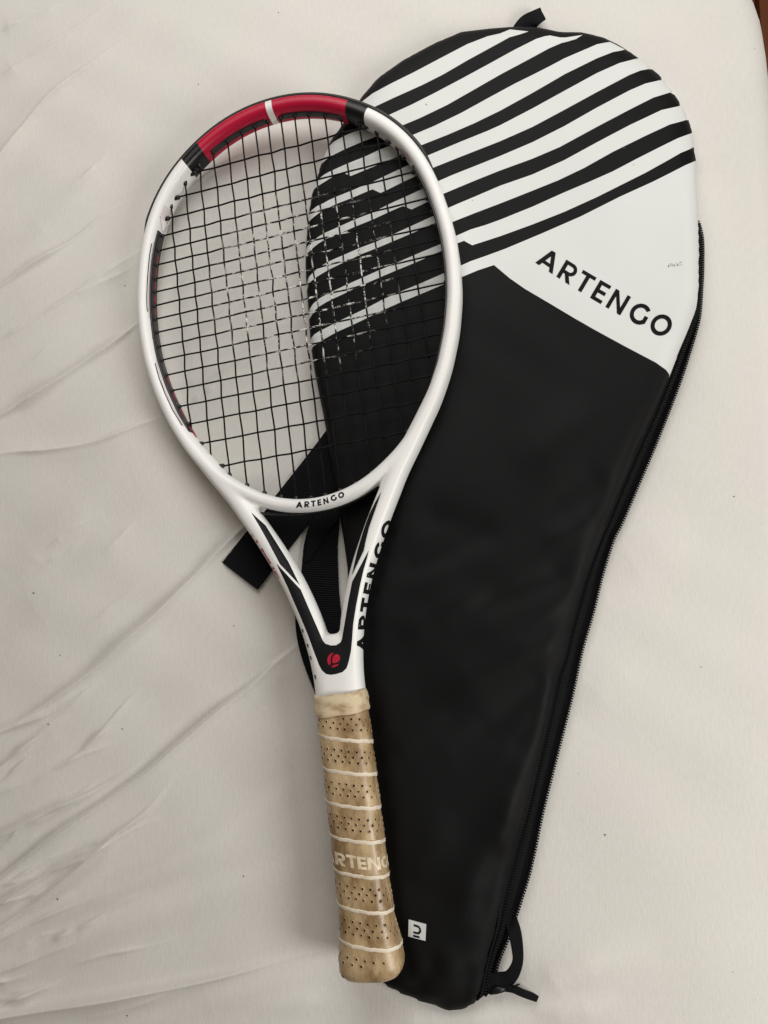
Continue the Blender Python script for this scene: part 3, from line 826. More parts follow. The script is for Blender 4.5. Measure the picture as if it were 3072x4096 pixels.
# zip: tape gusset beyond the panel edge, coil along the panel and open teeth on the outer tape
ZIP = [(2792, 880), (2796, 899), (2809, 959), (2810, 1062), (2806, 1152), (2798, 1261), (2783, 1327), (2756, 1417), (2728, 1505), (2680, 1634), (2615, 1797), (2560, 1927), (2488, 2093), (2455, 2159), (2411, 2299), (2373, 2453), (2329, 2603), (2286, 2800), (2223, 3045), (2171, 3253), (2141, 3400), (2116, 3505), (2080, 3619), (2063, 3670), (2029, 3763), (1995, 3843), (1978, 3906), (1966, 3955), (1945, 3988)]
PANZ = [(2786, 860)] + PAN + [(1908, 4000)]
ns = 330
pin = smooth_curve([[*S(*p, .0105)] for p in PANZ], ns)
pout = smooth_curve([[*S(*p, .0058)] for p in ZIP], ns)
rows = []
prof = [(-0.06, 0.0102, 1), (0.04, 0.0090, 1), (0.16, 0.0072, 1), (0.30, 0.0084, 1), (0.44, 0.0078, 1), (0.56, 0.0046, 1), (0.72, 0.0040, 1), (0.9, 0.0056, 1), (0.992, 0.0060, 1)]
for fr, z, _ in prof:
    r_ = pin + (pout - pin) * fr; r_[:, 2] = z; rows.append(r_)
r_ = rows[-1].copy(); r_[:, 2] -= .0012; rows.append(r_)
r_ = pin + (pout - pin) * 0.85; r_[:, 2] = 0.0008; rows.append(r_)
V = np.vstack(rows)
Fc = [(k * ns + i, k * ns + i + 1, (k + 1) * ns + i + 1, (k + 1) * ns + i) for k in range(len(rows) - 1) for i in range(ns - 1)]
gusset = make_obj('zip_tape', V, Fc, m_tape, bag)


m_coil = simple('zip_coil', (0.006, 0.006, 0.007), 0.35, 0.45)


def teeth_row(name, fr, z, length, width, hgt, pitch, parent, mat):
    line = pin + (pout - pin) * fr; line[:, 2] = z
    line = resample(line[2:-2], step=pitch)
    tg = np.gradient(line, axis=0); tg /= np.linalg.norm(tg, axis=1)[:, None]
    sd = np.cross(tg, [0, 0, 1.0]); sd /= np.linalg.norm(sd, axis=1)[:, None]
    acc = Acc()
    for p, t_, s_ in zip(line, tg, sd):
        up_ = np.array([0, 0, 1.0])
        vs = [p + t_ * a * width / 2 * (1 if c == 0 else .6) + s_ * b_ * length / 2 * (1 if c == 0 else .8) + up_ * (c * hgt) for c in (0, 1) for a, b_ in ((-1, -1), (1, -1), (1, 1), (-1, 1))]
        acc.add(vs, [(4, 5, 6, 7), (0, 1, 5, 4), (1, 2, 6, 5), (2, 3, 7, 6), (3, 0, 4, 7)])
    o = acc.build(name, mat, parent, False); o['kind'] = 'stuff'; return o


teeth_row('zip_teeth', 0.965, 0.0054, 0.0034, 0.00125, 0.0014, 0.00195, gusset, m_teeth)
teeth_row('zip_teeth', 0.38, 0.0080, 0.0034, 0.0011, 0.0011, 0.00195, gusset, m_coil)
# piping seam along the panel edge
seam = pin + (pout - pin) * -0.02; seam[:, 2] = 0.0106
make_obj('seam_piping', *tube(resample(seam, n=200), 0.0009, 6), m_bagb, bag)


def ribbon(name, center_px, width_px, z, mat, parent, thick=0.0014, n=40):
    """flat webbing along a pixel path with per-point width (px) and heights"""
    c = smooth_curve(np.column_stack([np.array(center_px, float), np.array(width_px, float), np.array(z, float) * 1e4]), n)
    tg = np.gradient(c[:, :2], axis=0); tg /= np.linalg.norm(tg, axis=1)[:, None]
    nn = np.column_stack([-tg[:, 1], tg[:, 0]])
    K = 9; top, bot, uvs = [], [], []
    wl = 0.0; prev = None
    for i in range(n):
        m3 = S(c[i, 0], c[i, 1], c[i, 3] / 1e4)
        if prev is not None: wl += np.linalg.norm(m3 - prev)
        prev = m3
        for k in range(K):
            s_ = k / (K - 1) - .5
            p = S(*(c[i, :2] + nn[i] * c[i, 2] * s_), c[i, 3] / 1e4)
            e = 0.0004 * (abs(s_) > .45)
            top.append(p + [0, 0, thick / 2 - e]); bot.append(p - [0, 0, thick / 2 - e]); uvs.append((wl, s_ * .03))
    V = top + bot; n0 = n * K
    Fc = []
    for i in range(n - 1):
        for k in range(K - 1):
            a = i * K + k
            Fc += [(a, a + 1, a + K + 1, a + K), (n0 + a, n0 + a + K, n0 + a + K + 1, n0 + a + 1)]
        Fc += [(i * K, i * K + K, n0 + i * K + K, n0 + i * K), (i * K + K - 1, n0 + i * K + K - 1, n0 + i * K + 2 * K - 1, i * K + 2 * K - 1)]
    for k in range(K - 1):
        Fc += [(k, n0 + k, n0 + k + 1, k + 1), ((n - 1) * K + k, (n - 1) * K + k + 1, n0 + (n - 1) * K + k + 1, n0 + (n - 1) * K + k)]
    return make_obj(name, V, Fc, mat, parent, False, None, uvs + uvs)


# shoulder strap: the loose tail under the racket's throat and the folded run going down behind the shaft
st = ribbon('strap', [(960, 2305), (1040, 2202), (1130, 2089), (1230, 1963), (1320, 1850), (1390, 1760)], [180, 178, 176, 176, 178, 182], [.0022, .0022, .0024, .0030, .0036, .0040], m_web, bag)
st['label'] = 'black ribbed webbing tail of the shoulder strap'
st2 = ribbon('strap', [(1322, 1990), (1303, 2080), (1284, 2180), (1279, 2300), (1272, 2420), (1282, 2540), (1312, 2660), (1356, 2790), (1400, 2900)], [60, 110, 135, 150, 180, 190, 180, 160, 150], [.0030, .0030, .0030, .0032, .0036, .0040, .0040, .0034, .0030], m_web, bag)
# the fold where the strap turns over itself
fp = [(1236, 2089), (1290, 2040), (1362, 2000), (1362, 2066), (1318, 2118), (1290, 2160), (1262, 2205), (1238, 2240), (1217, 2250)]
tri = [[S(*p, .0052) for p in fp], [S(*p, .0040) for p in fp]]
nfp = len(fp)
V = tri[0] + tri[1]
duv = np.array([0.42, 0.90])
uvs = [(float(np.dot(v[:2], duv)), 0.0) for v in V]
make_obj('strap_fold', V, [tuple(range(nfp))[::-1], tuple(nfp + k for k in range(nfp))] + [(k, (k + 1) % nfp, nfp + (k + 1) % nfp, nfp + k) for k in range(nfp)], m_web, bag, False, None, uvs)
# strap loop at the bag's lower end and the zip pull
ribbon('strap', [(2030, 3640), (2056, 3720), (2069, 3790), (2070, 3850), (2044, 3904), (2000, 3925), (1950, 3930)], [50, 54, 48, 44, 58, 76, 84], [.004, .006, .009, .010, .008, .006, .006], m_tape, bag)
ribbon('zip_pull', [(2010, 3954), (2050, 3955), (2090, 3972), (2125, 3985), (2150, 3996)], [22, 30, 30, 30, 24], [.006, .008, .008, .006, .004], m_tape, bag, .002, 20)
make_obj('zip_slider', *sweep(np.array([S(1962, 3966, .006), S(1990, 3960, .008), S(2022, 3958, .008)]), np.array([[0, 1., 0]] * 3), np.array([[0, 0, 1.]] * 3), [.0022, .0026, .0014], [.0014, .0016, .0009], 2.6, 10), m_metal, bag)
make_obj('loose_thread', *tube(np.array([S(2050, 3946, .009), S(2062, 3943, .010), S(2078, 3936, .009)]), .0006, 6), m_tape, bag)
# hanging loop at the top
ribbon('hanging_loop', [(2058, 150), (2070, 118), (2098, 82), (2135, 64), (2168, 52)], [40, 40, 38, 40, 44], [.004, .005, .007, .008, .008], m_tape, bag, .0018, 20)
ribbon('hanging_loop', [(2118, 150), (2118, 118), (2126, 92), (2148, 72), (2172, 58)], [50, 50, 52, 50, 44], [.004, .006, .009, .011, .010], m_tape, bag, .0018, 20)

# ------------------------------------------------------------------ tennis racket
racket = bpy.data.objects.new('tennis_racket', None); COL.objects.link(racket); racket.matrix_world = RACK
racket['label'] = 'white tennis racket with red crown, black strings and worn tan grip'; racket['category'] = 'tennis racket'
CY0 = 0.005


def hoop_pts(th):
    r = hoop_r(th)
    return np.column_stack([np.sin(th) * r, np.cos(th) * r + CY0, np.zeros_like(th)])


def hoop_frame(th):
    p = hoop_pts(th); e = 1e-3
    t_ = hoop_pts(th + e) - hoop_pts(th - e); t_ /= np.linalg.norm(t_, axis=1)[:, None]
    return p, np.column_stack([t_[:, 1] * -1, t_[:, 0], np.zeros(len(th))])   # outward side


th = np.linspace(-math.pi, math.pi, 300, endpoint=False)
hp, hs = hoop_frame(th)
if (hs[0] @ (hp[0] - [0, CY0, 0])) < 0: hs = -hs
UPV = np.tile([0, 0, 1.0], (400, 1))
ad = np.abs(np.degrees(th))
ha_ = np.interp(ad, [0, 40, 70, 120, 150, 180], [6.6, 6.2, 5.7, 5.9, 5.5, 5.2]) / 1000
hb_ = np.interp(ad, [0, 40, 90, 150, 180], [10.6, 10.8, 11.4, 11.2, 10.2]) / 1000
acc = Acc()
acc.add(*sweep(hp, hs, UPV[:300], ha_, hb_, 2.7, 28, True))
armc = [(111.5, -79), (102.5, -98), (91.2, -116), (77.9, -135.5), (65.4, -153.4), (55.2, -170.6), (46.5, -186), (37.6, -203), (27.3, -225), (18.8, -249), (13.6, -270), (10.6, -290), (9.2, -312)]
ARM = {}
for sg in (-1, 1):
    c = smooth_curve(np.array([(sg * x_ / 1000, y_ / 1000, 0) for x_, y_ in armc]), 120)
    t_ = np.gradient(c, axis=0); t_ /= np.linalg.norm(t_, axis=1)[:, None]
    sd = np.column_stack([-t_[:, 1], t_[:, 0], np.zeros(len(t_))]) * sg
    if sd[60][0] * sg < 0: sd = -sd
    aw = np.interp(np.linspace(0, 1, 120), [0, .15, .4, .75, 1], [5.4, 6.6, 8.0, 8.6, 8.8]) / 1000
    ab = np.interp(np.linspace(0, 1, 120), [0, .4, 1], [10.6, 11.2, 11.6]) / 1000
    acc.add(*sweep(c, sd, UPV[:120], aw, ab, 2.5, 26))
    ARM[sg] = (c, sd, aw, ab)
sy = np.array([-268, -270.5, -274, -280, -290, -300, -312, -330]) / 1000
sw = np.array([8, 14, 17.5, 19.0, 18.8, 18.3, 18.2, 18.0]) / 1000
sh = np.array([8.5, 10.4, 11.2, 11.8, 12.4, 12.8, 13.2, 13.4]) / 1000
acc.add(*sweep(np.column_stack([0 * sy, sy, 0 * sy]), np.tile([1., 0, 0], (8, 1)), np.tile([0, 0, 1.], (8, 1)), sw, sh, 3.2, 40))
raw = acc.build('frame_raw', m_frame)
md = raw.modifiers.new('r', 'REMESH'); md.mode = 'VOXEL'; md.voxel_size = 0.00125; md.use_smooth_shade = True
md = raw.modifiers.new('s', 'SMOOTH'); md.factor = 0.5; md.iterations = 14
dg = bpy.context.evaluated_depsgraph_get(); dg.update()
ev = raw.evaluated_get(dg)
fme = bpy.data.meshes.new_from_object(ev); fme.name = 'frame'
bpy.data.objects.remove(raw)
fme.polygons.foreach_set('use_smooth', np.ones(len(fme.polygons), bool))
fme.materials.clear(); fme.materials.append(m_frame)
frame = bpy.data.objects.new('frame', fme); COL.objects.link(frame); frame.parent = racket
frame['label'] = 'white racket frame with red crown between two black bands'
FB = BVHTree.FromPolygons([v.co.copy() for v in fme.vertices], [tuple(p.vertices) for p in fme.polygons])
CAML = RACKI @ Vector(CAM)
RI3 = RACKI.to_3x3()


def onframe(pts, off=0.00018):
    out = []
    for p in pts:
        d = (RI3 @ Vector(ray(p[0], p[1]))).normalized()
        hit, nor, _, _ = FB.ray_cast(CAML, d)
        if hit is None:
            l = RL(p[0], p[1]); hit, nor, _, _ = FB.find_nearest(Vector((l[0], l[1], 0.004)))
        out.append(np.array(hit + nor * off))
    return np.array(out)


def decal(name, poly_px, mat, parent, step=9, off=0.00018):
    dense = []
    for a_, b_ in zip(poly_px, poly_px[1:] + poly_px[:1]):
        n_ = max(1, int(math.hypot(b_[0] - a_[0], b_[1] - a_[1]) / step))
        dense += [(a_[0] + (b_[0] - a_[0]) * k / n_, a_[1] + (b_[1] - a_[1]) * k / n_) for k in range(n_)]
    dn = np.array(dense); lo, hi = dn.min(0), dn.max(0)
    g = np.array([(x, y) for x in np.arange(lo[0], hi[0], step) for y in np.arange(lo[1], hi[1], step)]) if min(hi - lo) > step else np.zeros((0, 2))
    if len(g):
        g = g[inpoly(g, dn)]
        if len(g): g = g[np.array([np.hypot(*(dn - q).T).min() > step * .4 for q in g])]
    v, f = cdt([dn], g, lambda c: inpoly(c, dn))
    return make_obj(name, onframe(v, off), f, mat, parent)


def line_decal(name, lines, width_px, mat, parent, off=0.00018):
    for ln in lines:
        acc = Acc()
        p = resample(np.array(ln, float), step=8) if len(ln) > 1 else np.array(ln, float)
        t_ = np.gradient(p, axis=0); t_ /= np.linalg.norm(t_, axis=1)[:, None]
        nn = np.column_stack([-t_[:, 1], t_[:, 0]]) * width_px / 2
        pts = [q for pr in zip(p + nn, p - nn) for q in pr]
        acc.add(onframe(pts, off), [(2 * k, 2 * k + 1, 2 * k + 3, 2 * k + 2) for k in range(len(p) - 1)])
        acc.build(name, mat, parent)


decal('throat_panel', [(1005, 2050), (1062, 2102), (1101, 2164), (1154, 2249), (1199, 2341), (1120, 2256), (1072, 2166), (1036, 2102)], m_rblack, frame)
decal('throat_panel', [(1106, 2254), (1203, 2359), (1231, 2424), (1264, 2500), (1291, 2562), (1302, 2575), (1324, 2582), (1345, 2581), (1362, 2570), (1368, 2557), (1381, 2481), (1394, 2402), (1409, 2327), (1475, 2201), (1468, 2232), (1455, 2276), (1441, 2336), (1424, 2424), (1413, 2494), (1408, 2562), (1404, 2603), (1395, 2646), (1386, 2673), (1370, 2688), (1345, 2696), (1324, 2699), (1305, 2696), (1288, 2681), (1277, 2660), (1258, 2611), (1231, 2537), (1199, 2459), (1174, 2402), (1150, 2346), (1128, 2300)], m_rblack, frame)
decal('throat_panel', [(1527, 1967), (1499, 2047), (1477, 2110), (1465, 2158), (1456, 2201), (1409, 2300), (1431, 2206), (1456, 2124), (1480, 2057), (1507, 2002)], m_rblack, frame, 6, 0.0006)


def z8(p): return (1150 + .27125 * p[0], 2250 + .27125 * p[1])


emb = None
for poly in ([(690, 1332), (650, 1338), (610, 1370), (590, 1420), (590, 1465), (605, 1500), (625, 1518), (640, 1490), (640, 1430), (645, 1390), (660, 1360)],
             [(665, 1480), (663, 1430), (670, 1395), (690, 1365), (725, 1352), (760, 1365), (777, 1395), (775, 1430), (755, 1460), (725, 1478), (690, 1485)],
             [(648, 1540), (665, 1520), (700, 1508), (740, 1500), (762, 1490), (745, 1518), (715, 1535), (680, 1545)]):
    decal('emblem', [z8(p) for p in poly], m_red, frame, 4, 0.0005)


# name on the throat bridge
base = smooth_curve([(1150 + .1808 * x_, 1950 + .1808 * y_) for x_, y_ in [(185, 446), (370, 440), (570, 420), (720, 394), (865, 358), (1010, 303), (1185, 238), (1275, 196)]], 200)
bl = np.concatenate([[0], np.cumsum(np.linalg.norm(np.diff(base, axis=0), axis=1))])
tgb = np.gradient(base, axis=0); tgb /= np.linalg.norm(tgb, axis=1)[:, None]


def bridge_text(u, v):
    s_ = u / WLEN * bl[-1]
    p = np.array([np.interp(s_, bl, base[:, k]) for k in (0, 1)]); t_ = np.array([np.interp(s_, bl, tgb[:, k]) for k in (0, 1)])
    up_ = np.array([t_[1], -t_[0]]) + t_ * 0.10
    return p + up_ * v * 23.0


acc, _ = word('ARTENGO', [g_ * 1.25 for g_ in GAPS], lambda u, v: np.append(bridge_text(u * WLEN / (WLEN + .25 * sum(GAPS)), v), 0), glyphs=BOLD)
make_obj('lettering', onframe(np.vstack(acc.v)[:, :2], 0.0002), acc.f, m_rblack, frame)

# large name wrapping round the right arm's outer side
ac, asd, aaw, aab = ARM[1]
al = np.concatenate([[0], np.cumsum(np.linalg.norm(np.diff(ac, axis=0), axis=1))])
s_a = np.interp(0.283, -ac[:, 1], al); s_o = np.interp(0.186, -ac[:, 1], al)


def arm_text(u, v):
    s_ = s_a + (s_o - s_a) * u / WLEN
    c_ = np.array([np.interp(s_, al, ac[:, k]) for k in range(3)]); d_ = np.array([np.interp(s_, al, asd[:, k]) for k in range(3)])
    a_ = math.radians(-38 + 84 * v)
    q_ = c_ + d_ * .0115 * math.cos(a_) + np.array([0, 0, .0135]) * math.sin(a_)
    hit, nor, _, _ = FB.find_nearest(Vector(q_))
    return np.array(hit + nor * 0.0002)


acc, _ = word('ARTENGO', GAPS, arm_text, glyphs=BOLD)
acc.build('lettering', m_rblack, frame)

# tops of the red letters and dark marks that peep round the left arm and shaft
acc = Acc()
for a_, b_, wd in [((1007, 2137), (1013, 2147), 8), ((1025, 2161), (1031, 2171), 8), ((1046, 2194), (1053, 2205), 8), ((1053, 2204), (1064, 2224), 5), ((1064, 2224), (1072, 2238), 5), ((1072, 2236), (1083, 2254), 6), ((1090, 2267), (1097, 2278), 8), ((1099, 2283), (1108, 2298), 6), ((1107, 2296), (1117, 2313), 4)]:
    d_ = np.array(b_, float) - a_; e_ = np.array([-d_[1], d_[0]]) / np.linalg.norm(d_) * wd / 2
    acc.add(onframe([np.array(a_) - e_, np.array(b_) - e_, np.array(b_) + e_, np.array(a_) + e_]), [(0, 1, 2, 3)])
acc.build('side_lettering', m_red, frame)
acc = Acc()
for a_, b_ in [((1206, 2516), (1211, 2531)), ((1227, 2576), (1231, 2590)), ((1238, 2624), (1243, 2640)), ((1257, 2700), (1261, 2717))]:
    acc.add(onframe([np.array(a_), np.array(a_) + [6, -1], np.array(b_) + [5, -1], np.array(b_)]), [(0, 1, 2, 3)])
acc.build('side_lettering', simple('side_mark', (.06, .06, .06), .5), frame)


# fine trim lines on the inner left of the hoop
def z5(p): return (550 + .2261 * p[0], 800 + .2261 * p[1])


line_decal('trim_line', [[z5(p) for p in [(248, 770), (215, 960), (190, 1200), (172, 1440), (162, 1700), (165, 1900), (178, 1975)]],
                         [(620, 1453), (636, 1512), (660, 1575), (690, 1640), (728, 1702)]], 3.6, m_rblack, frame)
line_decal('fine_line', [[z5(p) for p in [(335, 705), (288, 742), (262, 860), (232, 1080), (205, 1350), (190, 1650), (192, 1900), (205, 2070), (245, 2140)]],
                         [z5(p) for p in [(395, 285), (415, 420), (438, 580), (555, 455), (500, 375), (440, 318), (395, 285)]],
                         [z5(p) for p in [(405, 240), (470, 290), (530, 350), (568, 415)]], [z5(p) for p in [(418, 205), (490, 255), (550, 320), (580, 378)]],
                         [z5(p) for p in [(432, 170), (500, 220), (555, 280)]], [z5(p) for p in [(445, 130), (520, 190), (580, 260)]], [z5(p) for p in [(462, 97), (530, 150), (575, 205)]],
                         [(616, 1366), (607, 1352), (612, 1342)], [(629, 1432), (625, 1446), (650, 1540), (690, 1628), (735, 1706)],
                         [(1598, 590), (1605, 618)], [(1605, 592), (1613, 622)], [(1613, 597), (1620, 626)], [(1622, 606), (1634, 645)], [(1630, 612), (1641, 650)]], 1.15, m_pink, frame)

# bumper guard over the crown
tb = np.linspace(D(-61), D(61), 120)
bp, bs = hoop_frame(tb)
if bs[60][1] < 0: bs = -bs
fade = np.clip((61 - np.abs(np.degrees(tb))) / 10, 0.03, 1)
hw_ = np.interp(np.abs(np.degrees(tb)), [0, 40, 70], [6.6, 6.2, 5.7]) / 1000
make_obj('bumper_guard', *sweep(bp + bs * (hw_ - 0.0004 + 0.0009 * fade)[:, None], bs, UPV[:120], 0.0023 * fade ** .6, 0.0074 * fade ** .5, 3.0, 14), m_bumper, racket)


def inner_strip(name, a0, a1, proud, z0, z1, mat, parent, inside=True, n=60):
    t_ = np.linspace(D(a0), D(a1), n); p, s_ = hoop_frame(t_)
    c_ = np.column_stack([0 * t_, 0 * t_ + CY0, 0 * t_])
    flip = np.sign(np.einsum('ij,ij->i', s_, p - c_)); s_ = s_ * flip[:, None]
    sgn = -1 if inside else 1
    wv_ = np.interp(np.abs(np.degrees(t_)), [0, 40, 70, 120, 150, 180], [6.6, 6.2, 5.7, 5.9, 5.5, 5.2]) / 1000
    q = p + s_ * (sgn * (wv_ - .0004 + proud / 2))[:, None]; q[:, 2] = (z0 + z1) / 2
    return make_obj(name, *sweep(q, s_, UPV[:n], proud / 2 + .0005, (z1 - z0) / 2, 5, 12), mat, parent)


strips = [inner_strip('grommet_strip', *a, m_rubber, racket) for a in [(-22, -2.4, .0008, -.0025, .0035), (3, 22, .0008, -.0025, .0035), (-134, -54, .0012, -.0045, .0062), (54, 134, .0012, -.0045, .0062)]]
inner_strip('bridge_strip', 164, 196, .0010, -.0075, .0005, m_rubber, racket, False)

# strings
XM = np.array([-94.7, -80.4, -66.7, -53.5, -40.5, -27.6, -16.2, -4.8, 6.0, 17.6, 29.0, 41.9, 54.5, 68.0, 81.0, 95.0]) * RSC / 1000
YX = -np.array([-128.7, -111.1, -95.1, -81.0, -68.9, -57.2, -45.5, -34.4, -22.7, -11.4, 0, 12.1, 23.9, 37.0, 50.5, 64.6, 79.9, 97.3, 117.7]) * RSC / 1000


def inside_hoop(x, y, m_=0.0):
    t_ = np.arctan2(x, y - CY0); return np.hypot(x, y - CY0) < hoop_r(t_) - m_


def span(fixed, vertical, m_):
    s_ = np.linspace(-.2, .2, 4001)
    ok = inside_hoop(np.full_like(s_, fixed), s_, m_) if vertical else inside_hoop(s_, np.full_like(s_, fixed), m_)
    return s_[ok].min(), s_[ok].max()


ends = []
jx = rng.normal(0, .00016, (16, 19)); jy = rng.normal(0, .00018, (16, 19))
WE = 0.0008
gme = None
for i, x_ in enumerate(XM):
    lo, hi = span(x_, True, 0.002)
    pts = [(x_, hi, 0)]
    for j, y_ in enumerate(YX):
        if lo + .006 < y_ < hi - .006: pts.append((x_ + jx[i, j], y_ + jy[i, j], WE * (1 if (i + j) % 2 else -1)))
    pts.append((x_, lo, 0))
    c_ = smooth_curve(np.array(pts), max(20, len(pts) * 5))
    make_obj('main_string', *tube(c_, .00073, 8), m_str, racket)
    for e, d_ in ((hi, 1), (lo, -1)):
        l2, h2 = span(x_, True, 0.0)
        ends.append((np.array([x_, e]), np.array([0, -d_])))
for j, y_ in enumerate(YX):
    lo, hi = span(y_, False, 0.002)
    pts = [(lo, y_, 0)]
    for i, x_ in enumerate(XM):
        if lo + .006 < x_ < hi - .006: pts.append((x_ + jx[i, j], y_ + jy[i, j] + .00035 * (1 if (i + j) % 2 else -1), -WE * (1 if (i + j) % 2 else -1)))
    pts.append((hi, y_, 0))
    c_ = smooth_curve(np.array(pts), max(20, len(pts) * 5))
    make_obj('cross_string', *tube(c_, .00072, 8), m_str, racket)
    ends.append((np.array([lo, y_]), np.array([1, 0]))); ends.append((np.array([hi, y_]), np.array([-1, 0])))

# grommets: a short collar round each string where it leaves the hoop
kk = 10
prof = [(0.0019, -0.006), (0.0019, 0.0010), (0.0017, 0.0021), (0.0012, 0.0025), (0.0009, 0.0025)]
V, Fc = [], []
for r_, z_ in prof: V += [(r_ * math.cos(2 * math.pi * k / kk), z_, r_ * math.sin(2 * math.pi * k / kk)) for k in range(kk)]
for a in range(len(prof) - 1): Fc += [(a * kk + k, a * kk + (k + 1) % kk, (a + 1) * kk + (k + 1) % kk, (a + 1) * kk + k) for k in range(kk)]
gm = None
for p, d_ in ends:
    # walk from the hoop's centre line along the string to the inner wall
    t_ = math.atan2(p[0], p[1] - CY0); wv_ = float(np.interp(abs(math.degrees(t_)), [0, 40, 70, 120, 150, 180], [6.6, 6.2, 5.7, 5.9, 5.5, 5.2])) / 1000
    rad = np.array([math.sin(t_), math.cos(t_)]); cosi = max(.35, abs(float(rad @ d_)))
    q_ = p + d_ * (wv_ - .002) / cosi
    if gm is None:
        o = make_obj('grommet', V, Fc, m_rubber, racket); gm = o.data
    else:
        o = bpy.data.objects.new('grommet', gm); COL.objects.link(o); o.parent = racket
    o.location = (q_[0], q_[1], 0); o.rotation_euler = (0, 0, math.atan2(d_[1], d_[0]) - math.pi / 2)
# red dashes on the left strip, between the grommets
for j in range(4, 17):
    ya, yb = YX[j] - .0028, YX[j + 1] + .0028
    if j in (9, 10, 11, 12): continue
    t0_ = []
    for y_ in (ya, yb):
        lo, hi = span(y_, False, 0.0); t0_.append(math.degrees(math.atan2(lo, y_ - CY0)))
    inner_strip('strip_dash', t0_[0], t0_[1], .0017, -.0004, .0006, m_dash, strips[2], n=8)

# ---- grip
HYK = np.array([-.312, -.33, -.45, -.466, -.475, -.482, -.4875, -.4945, -.4985, -.5012, -.503])
HXK = np.array([18.0, 18.1, 18.2, 18.6, 19.6, 20.9, 21.6, 21.9, 21.2, 18.8, 14.5]) / 1000
HZK = np.array([15.2, 15.4, 15.6, 15.9, 16.6, 17.6, 18.2, 18.4, 17.6, 15.5, 12.0]) / 1000


def grip_dims(y):
    return np.interp(-y, -HYK, HXK), np.interp(-y, -HYK, HZK)


PITCH = 0.0228; YL = -0.3356    # a wrap edge meets the left side at YL


def grip_pt(y, phi, off=0.0):
    """phi: 0 right, 90 up, 180 left"""
    a, b_ = grip_dims(y); n_ = 3.0
    c_, s_ = math.cos(phi), math.sin(phi)
    r = (abs(c_ / a) ** n_ + abs(s_ / b_) ** n_) ** (-1 / n_)
    # lapped tape: a ramp rising to each wrap edge
    ph = ((YL - y) / PITCH - (math.pi - phi) / (2 * math.pi)) % 1.0
    if y < -.3: r += 0.0007 * ph
    nx_, nz_ = (abs(c_ / a) ** (n_ - 1)) * np.sign(c_) / a, (abs(s_ / b_) ** (n_ - 1)) * np.sign(s_) / b_
    l_ = math.hypot(nx_, nz_)
    return np.array([r * c_ + off * nx_ / l_, y, r * s_ + off * nz_ / l_])


ys = np.concatenate([np.arange(-.314, -.4945, -.00085), [-.4962, -.4978, -.4990, -.5000, -.5010, -.5020, -.5028]])
K = 72
V = [grip_pt(y, 2 * math.pi * k / K) for y in ys for k in range(K)]
Fc = [(i * K + k, i * K + (k + 1) % K, (i + 1) * K + (k + 1) % K, (i + 1) * K + k) for i in range(len(ys) - 1) for k in range(K)]
V.append((0, -.5032, 0)); cc_ = len(V) - 1
Fc += [((len(ys) - 1) * K + k, (len(ys) - 1) * K + (k + 1) % K, cc_) for k in range(K)]
grip = make_obj('grip', V, Fc, m_grip, racket)
grip['label'] = 'tan perforated grip tape with pale wrap edges, browned by use'
# wrap edges: one pale raised lip per turn, joined end to end as a helix
for k in range(-1, 8):
    acc = Acc(); rows_ = []
    n_ = 72
    for i in range(n_ + 1):
        phi = math.pi - 2 * math.pi * i / n_
        y = YL - PITCH * k - PITCH * i / n_
        y = y + .0002 * math.sin(i * .9 + k * 2) + .00015 * math.sin(i * 2.3 + k)
        if y > -.327 or y < -.4975: continue
        row = [grip_pt(y + dy, phi, of) for dy, of in ((.0004, -.0005), (.0006, .0004), (-.0004, .00055), (-.0016, .0005), (-.0023, -.0002))]
        rows_.append(row)
    if len(rows_) < 3: continue
    V = np.array(rows_).reshape(-1, 3); m_ = len(rows_)
    Fc = [(i * 5 + q, i * 5 + q + 1, (i + 1) * 5 + q + 1, (i + 1) * 5 + q) for i in range(m_ - 1) for q in range(4)]
    make_obj('wrap_edge', V, Fc, m_lip, grip)
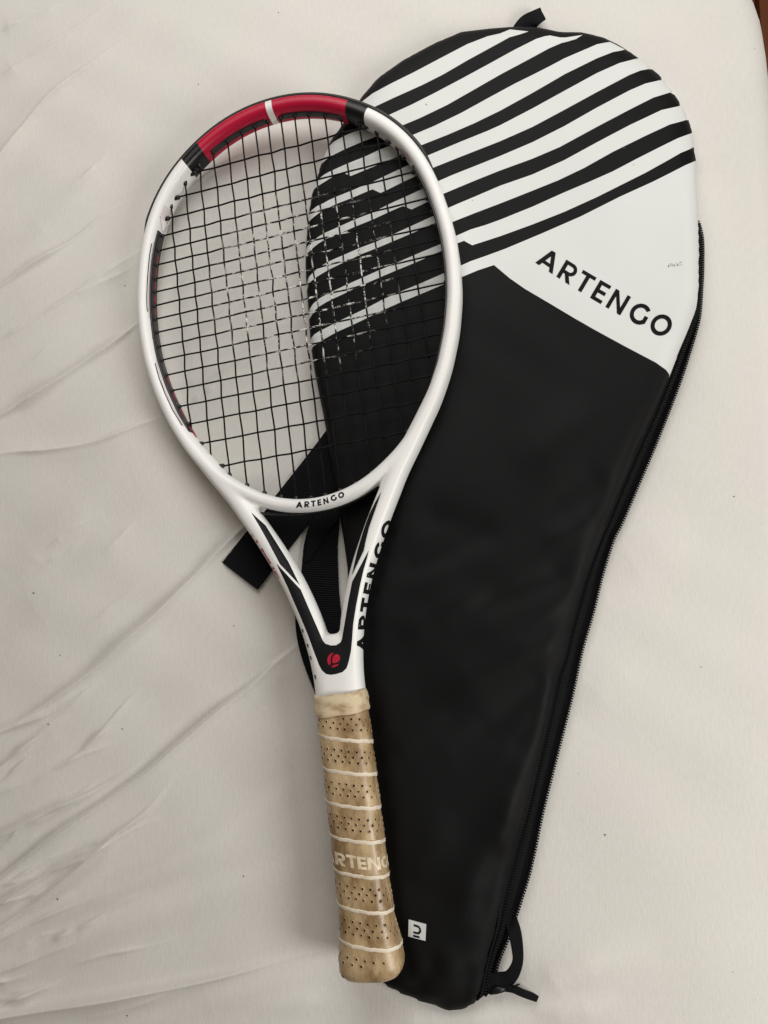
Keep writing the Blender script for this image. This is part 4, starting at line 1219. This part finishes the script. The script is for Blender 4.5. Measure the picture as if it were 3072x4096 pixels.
# perforations: three staggered rows in the middle of each wrap, except the wrap that carries the name
acc = Acc(); accr = Acc()
perim = 2 * math.pi * .0172; nh = 20
for k in range(-1, 7):
    if k == 3: continue
    for row in (-1, 0, 1):
        for i in range(nh):
            f_ = (i + (.5 if row == 0 else 0.0) + .17 * k) / nh
            phi = math.pi - 2 * math.pi * f_
            y = YL - PITCH * (k + (f_ % 1)) - PITCH * (.54 + .165 * row)
            y += random.uniform(-.0002, .0002)
            if y > -.3275 or y < -.490: continue
            c_ = grip_pt(y, phi); n_ = grip_pt(y, phi, .001) - c_; n_ /= np.linalg.norm(n_)
            e1 = np.array([0, 1., 0]); e2 = np.cross(n_, e1)
            r0 = .00078 * random.uniform(.85, 1.1)
            acc.add([c_ + n_ * .00012 + r0 * (math.cos(q * math.pi / 4) * e1 + math.sin(q * math.pi / 4) * e2) for q in range(8)], [tuple(range(8))])
            ringv = [c_ + n_ * h_ + r_ * (math.cos(q * math.pi / 4) * e1 + math.sin(q * math.pi / 4) * e2) for r_, h_ in ((r0, .00013), (r0 * 1.45, .00030), (r0 * 1.9, -.0001)) for q in range(8)]
            accr.add(ringv, [(a * 8 + q, a * 8 + (q + 1) % 8, a * 8 + 8 + (q + 1) % 8, a * 8 + 8 + q) for a in (0, 1) for q in range(8)])
acc.build('perforation', m_hole, grip, False)['kind'] = 'stuff'
accr.build('perforation_rim', m_grip, grip)['kind'] = 'stuff'

# name moulded into the tape
HG = .0083
s_left = 0.0


def grip_text(u, v):
    # u advance in letter heights from the left side of the handle, over the top to the right
    f_ = (u * HG * 1.18 + 0.0012) / (2 * math.pi * .0168)
    phi = math.pi * 0.985 - 2 * math.pi * f_
    y = YL - PITCH * (3 + f_) - PITCH * 0.82 + v * HG
    return grip_pt(y, phi, 0.00022)


acc, _ = word('ARTENGO', [.06] * 6, grip_text, glyphs=BOLD)
acc.build('lettering', m_letter_grip, grip)

# rubber collar over the top of the tape
ys = np.linspace(-.3105, -.3255, 14)
V = []
for i, y in enumerate(ys):
    for k in range(K):
        phi = 2 * math.pi * k / K
        rise = .0000 + .0006 * math.sin(min(1, i / 3) * math.pi / 2) + .0004 * (i > 4) + .0003 * math.sin(phi * 3 + i * .7) * (0 < i < 12)
        rise *= 1 if i < 13 else .4
        yy = y + .0005 * math.sin(phi * 2 + 1) + .0004 * math.sin(phi * 5)
        a, b_ = grip_dims(-.33); q_ = grip_pt(-.329, phi, rise + .0003); V.append((q_[0], yy, q_[2]))
nrow = len(ys)
inner_ = [(grip_pt(-.33, 2 * math.pi * k / K, -.0012) * [1, 0, 1] + [0, -.3107, 0]) for k in range(K)]
V = list(inner_) + V
Fc = [(i * K + k, i * K + (k + 1) % K, (i + 1) * K + (k + 1) % K, (i + 1) * K + k) for i in range(nrow) for k in range(K)]
make_obj('grip_collar', V, Fc, m_collar, racket)
